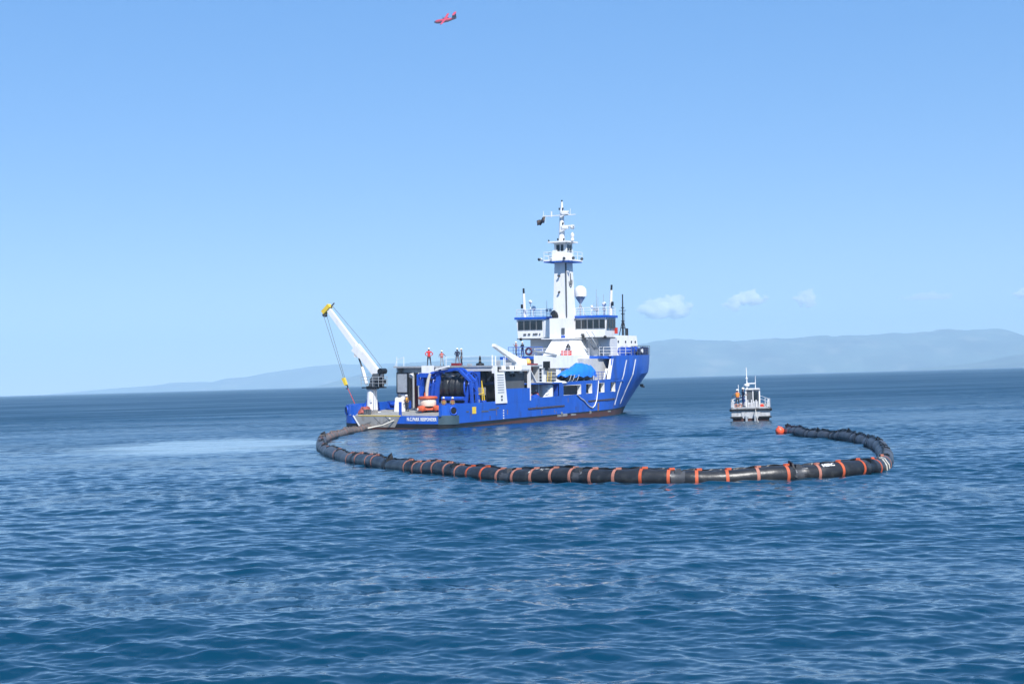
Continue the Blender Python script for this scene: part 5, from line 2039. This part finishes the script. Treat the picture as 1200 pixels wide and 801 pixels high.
# ------------------------------------------------------------------ people
def person(loc, rz, label, jacket, trousers, vest=None, arms='down', lean=0.0, group=None, scale=1.0, legs=0.05):
    root = empty('person', loc, (0, 0, rz), label, 'person', group)
    root.scale = (scale,) * 3
    V, E, RAD = [], [], []

    def v(p, r):
        V.append(Vector(p))
        RAD.append(r)
        return len(V) - 1

    def chain(ids):
        for a_, b_ in zip(ids, ids[1:]):
            E.append((a_, b_))
    # facing +y; lean bends the trunk forward
    def tr(x, y, z):
        dz = z - .95
        return (x, y + math.sin(lean) * dz, .95 + math.cos(lean) * dz)
    pel = v((0, 0, .95), (.15, .11))
    waist = v(tr(0, .01, 1.08), (.14, .10))
    chest = v(tr(0, .0, 1.30), (.17, .12))
    neckb = v(tr(0, .0, 1.45), (.07, .06))
    neck = v(tr(0, .02, 1.52), (.055, .055))
    head = v(tr(0, .035, 1.62), (.085, .10))
    crown = v(tr(0, .03, 1.70), (.075, .085))
    chain([pel, waist, chest, neckb, neck, head, crown])
    hands = []
    for sgn in (-1, 1):
        hip = v((sgn * .10, 0, .86), (.095, .10))
        knee = v((sgn * (.115 + legs * .5), .04, .49), (.065, .068))
        ank = v((sgn * (.13 + legs), -.02, .10), (.045, .05))
        heel = v((sgn * (.13 + legs), -.01, .05), (.048, .05))
        toe = v((sgn * (.145 + legs * 1.3), .17, .04), (.045, .035))
        chain([pel, hip, knee, ank, heel, toe])
        sho = v(tr(sgn * .20, 0, 1.41), (.065, .065))
        if arms == 'down':
            el, wr, hn = (sgn * .26, -.03, 1.14), (sgn * .27, .06, .90), (sgn * .27, .09, .82)
        elif arms == 'front':
            el, wr, hn = (sgn * .25, .05, 1.14), (sgn * .14, .28, 1.10), (sgn * .10, .35, 1.10)
        elif arms == 'out':
            el, wr, hn = (sgn * .36, .08, 1.20), (sgn * .44, .26, 1.05), (sgn * .46, .33, 1.02)
        elif arms == 'hips':
            el, wr, hn = (sgn * .40, -.06, 1.17), (sgn * .24, .05, 1.0), (sgn * .18, .09, 1.0)
        else:
            if sgn > 0:
                el, wr, hn = (.27, .10, 1.2), (.18, .26, 1.38), (.15, .30, 1.46)
            else:
                el, wr, hn = (-.26, -.02, 1.14), (-.27, .08, .90), (-.27, .11, .82)
        e_, w_, h_ = v(tr(*el), (.05, .05)), v(tr(*wr), (.036, .036)), v(tr(*hn), (.042, .022))
        chain([chest, sho, e_, w_, h_])
        hands.append((Vector(tr(*wr)), Vector(tr(*hn)), sgn))
    me = bpy.data.meshes.new('body')
    me.from_pydata([tuple(p) for p in V], E, [])
    o = bpy.data.objects.new('body', me)
    COL.objects.link(o)
    o.modifiers.new('skin', 'SKIN')
    for i, dv in enumerate(me.skin_vertices[0].data):
        dv.radius = RAD[i] if isinstance(RAD[i], tuple) else (RAD[i],) * 2
        dv.use_root = (i == 0)
    sm = o.modifiers.new('round', 'SUBSURF')
    sm.levels = sm.render_levels = 1
    m2 = bpy.data.meshes.new_from_object(o.evaluated_get(bpy.context.evaluated_depsgraph_get()))
    bpy.data.objects.remove(o)
    b = bmesh.new()
    b.from_mesh(m2)
    hw = [(w, h) for w, h, s_ in hands]
    for f in b.faces:
        c = f.calc_center_median()
        k = 1
        if c.z < .10:
            k = 3
        elif c.z < .93 and all((c - h).length > .16 and (c - w).length > .14 for w, h in hw):
            k = 2
        if any((c - h).length < .075 for w, h in hw):
            k = 0
        if (c - V[head]).length < .16 and (c - V[neckb]).length > .08:
            k = 0
        f.material_index = k
        f.smooth = True
    m3 = MB()
    m3.bm.free()
    m3.bm = b
    m3.m(0)
    for w, h, sgn in hands:                              # fingers and thumb
        dirn = (h - w).normalized()
        sd_ = dirn.cross(Vector((sgn, 0, 0)))
        if sd_.length < .1:
            sd_ = Vector((0, 1, 0))
        sd_.normalize()
        curl = Vector((-sgn, 0, 0)) if abs(dirn.x) < .7 else Vector((0, 0, -1))
        for q_, (off, ln_) in enumerate(((-.03, .062), (-.01, .075), (.01, .072), (.03, .055))):
            p0 = h + dirn * .025 + sd_ * off
            m3.tube([p0, p0 + dirn * ln_ * .55 + curl * .006, p0 + dirn * ln_ * .9 + curl * .03], [.010, .009, .007], 6)
        p0 = h - dirn * .02 + sd_ * .036
        m3.tube([p0, p0 + sd_ * .022 + dirn * .03, p0 + sd_ * .026 + dirn * .06 + curl * .012], [.011, .010, .008], 6)
    hp = V[head]
    m3.ball(hp + Vector((0, .105, -.005)), .018, 8, 6, (.8, 1, 1.4))   # nose
    for sx in (-1, 1):
        m3.ball(hp + Vector((sx * .088, .0, .0)), .024, 8, 6, (.4, .8, 1.3))
    m3.m(4)
    for sx in (-1, 1):
        m3.ball(hp + Vector((sx * .033, .092, .025)), .010, 6, 5)
    m3.box(hp + Vector((0, .096, -.052)), (.045, .012, .01))
    me3 = bpy.data.meshes.new('body')
    b.to_mesh(me3)
    b.free()
    for mm in (SKIN, jacket, trousers, BLACK, HAIR):
        me3.materials.append(mm)
    bo = bpy.data.objects.new('body', me3)
    COL.objects.link(bo)
    bo.parent = root
    hc = V[head] + Vector((0, -.005, .035))
    mb_ = MB()
    mb_.lathe([(.118, 0), (.120, .035), (.108, .085), (.075, .125), (.035, .14), (0, .143)], hc, 16, (0, math.sin(lean) * .6, 1), sy=1.15)
    mb_.box(hc + Vector((0, .13, .005)), (.17, .10, .016))
    mb_.lathe([(.12, 0), (.135, -.004), (.135, .012), (.12, .014)], hc, 16, (0, math.sin(lean) * .6, 1), sy=1.15)
    hm_ = mb_.build('helmet', HELMET, root, smooth=60)
    mb_ = MB()
    for sx in (-1, 1):
        mb_.ball(V[head] + Vector((sx * .075, -.045, -.01)), .05, 8, 6, (.5, .9, 1.1))
    mb_.ball(V[head] + Vector((0, -.085, -.015)), .06, 8, 6, (1.2, .5, 1))
    mb_.build('hair', HAIR, root, smooth=60)
    if vest is not None:
        mb_ = MB()
        prof = [(.155, 1.0), (.175, 1.1), (.185, 1.22), (.195, 1.34), (.17, 1.43), (.10, 1.475)]
        rows = []
        for r_, z in prof:
            rows.append([Vector(tr(r_ * 1.08 * math.cos(2 * math.pi * k / 18), r_ * .82 * math.sin(2 * math.pi * k / 18), z)) for k in range(19)])
        mb_.grid(rows)
        mb_.build('vest', vest, root, smooth=60)
        mb_ = MB()
        for z in (1.12, 1.27):
            mb_.grid([[Vector(tr(.2 * 1.06 * math.cos(2 * math.pi * k / 18), .2 * .82 * math.sin(2 * math.pi * k / 18), z + e)) for k in range(19)] for e in (0, .045)])
        mb_.build('reflective_band', YELLOW if vest is not VESTR else ROPE, root, smooth=60)
    return root


VESTD = mat('dull_red_vest', (.26, .08, .06), .8)
CREW = 'crew aboard the large ship'
HD = SHIP_ROT[2]
def crew(s, t, z, face, label, *a, **k):
    """face: radians from the ship's heading, anticlockwise"""
    person(sw(s, t, z), HD - math.pi / 2 + face, label, *a, group=CREW, **k)


crew(10.3, 2.1, 6.36, .75, 'person in a bright red jacket standing on the hangar roof edge', JRED, PANTS, None, 'hips', scale=1.08)
crew(11.6, 1.3, 6.36, -2.2, 'shorter person in an orange vest and pale trousers on the hangar roof', JGREY, mat('pale_trousers', (.30, .31, .33), .8), VESTR, 'out', scale=.92)
crew(10.4, -1.4, 6.36, .6, 'left of two dark clad people close together on the hangar roof', JNAVY, mat('steel_trousers', (.2, .22, .25), .8), None, 'front', scale=1.04, legs=.08)
crew(10.7, -1.75, 6.36, 2.3, 'right of two dark clad people close together on the hangar roof', JGREY, PANTS, None, 'down', scale=1.02, legs=.1)
crew(5.9, 2.05, 1.58, 2.7, 'person in an amber vest and black trousers on the aft deck', JNAVY, PANTS, VESTY, 'front', lean=.12)
crew(2.6, -4.45, 1.42, -2.6, 'left of two helmeted people behind the starboard stern bulwark', JGREY, PANTS, VESTD, 'front', lean=.1)
crew(2.9, -5.25, 1.42, -2.2, 'right of two helmeted people behind the starboard stern bulwark', JGREY, PANTS, VESTD, 'front', lean=.2)
crew(19.0, -5.55, 1.8, -2.0, 'left of two people behind the low bulwark below the boat deck', JGREY, PANTS, VESTR, 'down')
crew(20.3, -5.55, 1.82, -2.4, 'right of two people behind the low bulwark, red jacket', JRED, PANTS, VESTR, 'front', lean=.1)
crew(30.2, 2.35, 7.36, 2.2, 'person in an orange vest at the port end of the bridge deck rail', JGREY, PANTS, VESTR, 'wave')
crew(30.4, 1.6, 7.36, 2.9, 'person in navy overalls beside the orange vested one by the bridge', JNAVY, PANTSB, None, 'front')


def boatman(x, y, z, face, label, *a, **k):
    person(BM @ Vector((x, y, z)), R(81) - math.pi / 2 + face, label, *a, group='crew of the small boat', **k)


boatman(1.6, 1.25, 1.3, .4, 'person in a bright orange vest at the stern of the small boat', JGREY, PANTS, VEST, 'out')
boatman(2.4, .72, 1.35, -1.2, 'person in dark clothes by the cabin of the small boat', JNAVY, PANTSB, None, 'front', scale=1.05)

# ------------------------------------------------------------------ haze over the strait
hz = MB()
hz.span((-17500, -17500, -40), (17500, 17600, 620))
hm = bpy.data.materials.new('sea_haze')
hm.use_nodes = True
hn = hm.node_tree.nodes
hn.remove(hn['Principled BSDF'])
hv = hn.new('ShaderNodeVolumePrincipled')
hv.inputs['Color'].default_value = (0.53, 0.77, 0.95, 1)
hv.inputs['Density'].default_value = 0.000118
hv.inputs['Anisotropy'].default_value = -0.15
hm.node_tree.links.new(hv.outputs[0], hn['Material Output'].inputs['Volume'])
ho = hz.build('haze', hm)
tag(ho, kind='stuff')
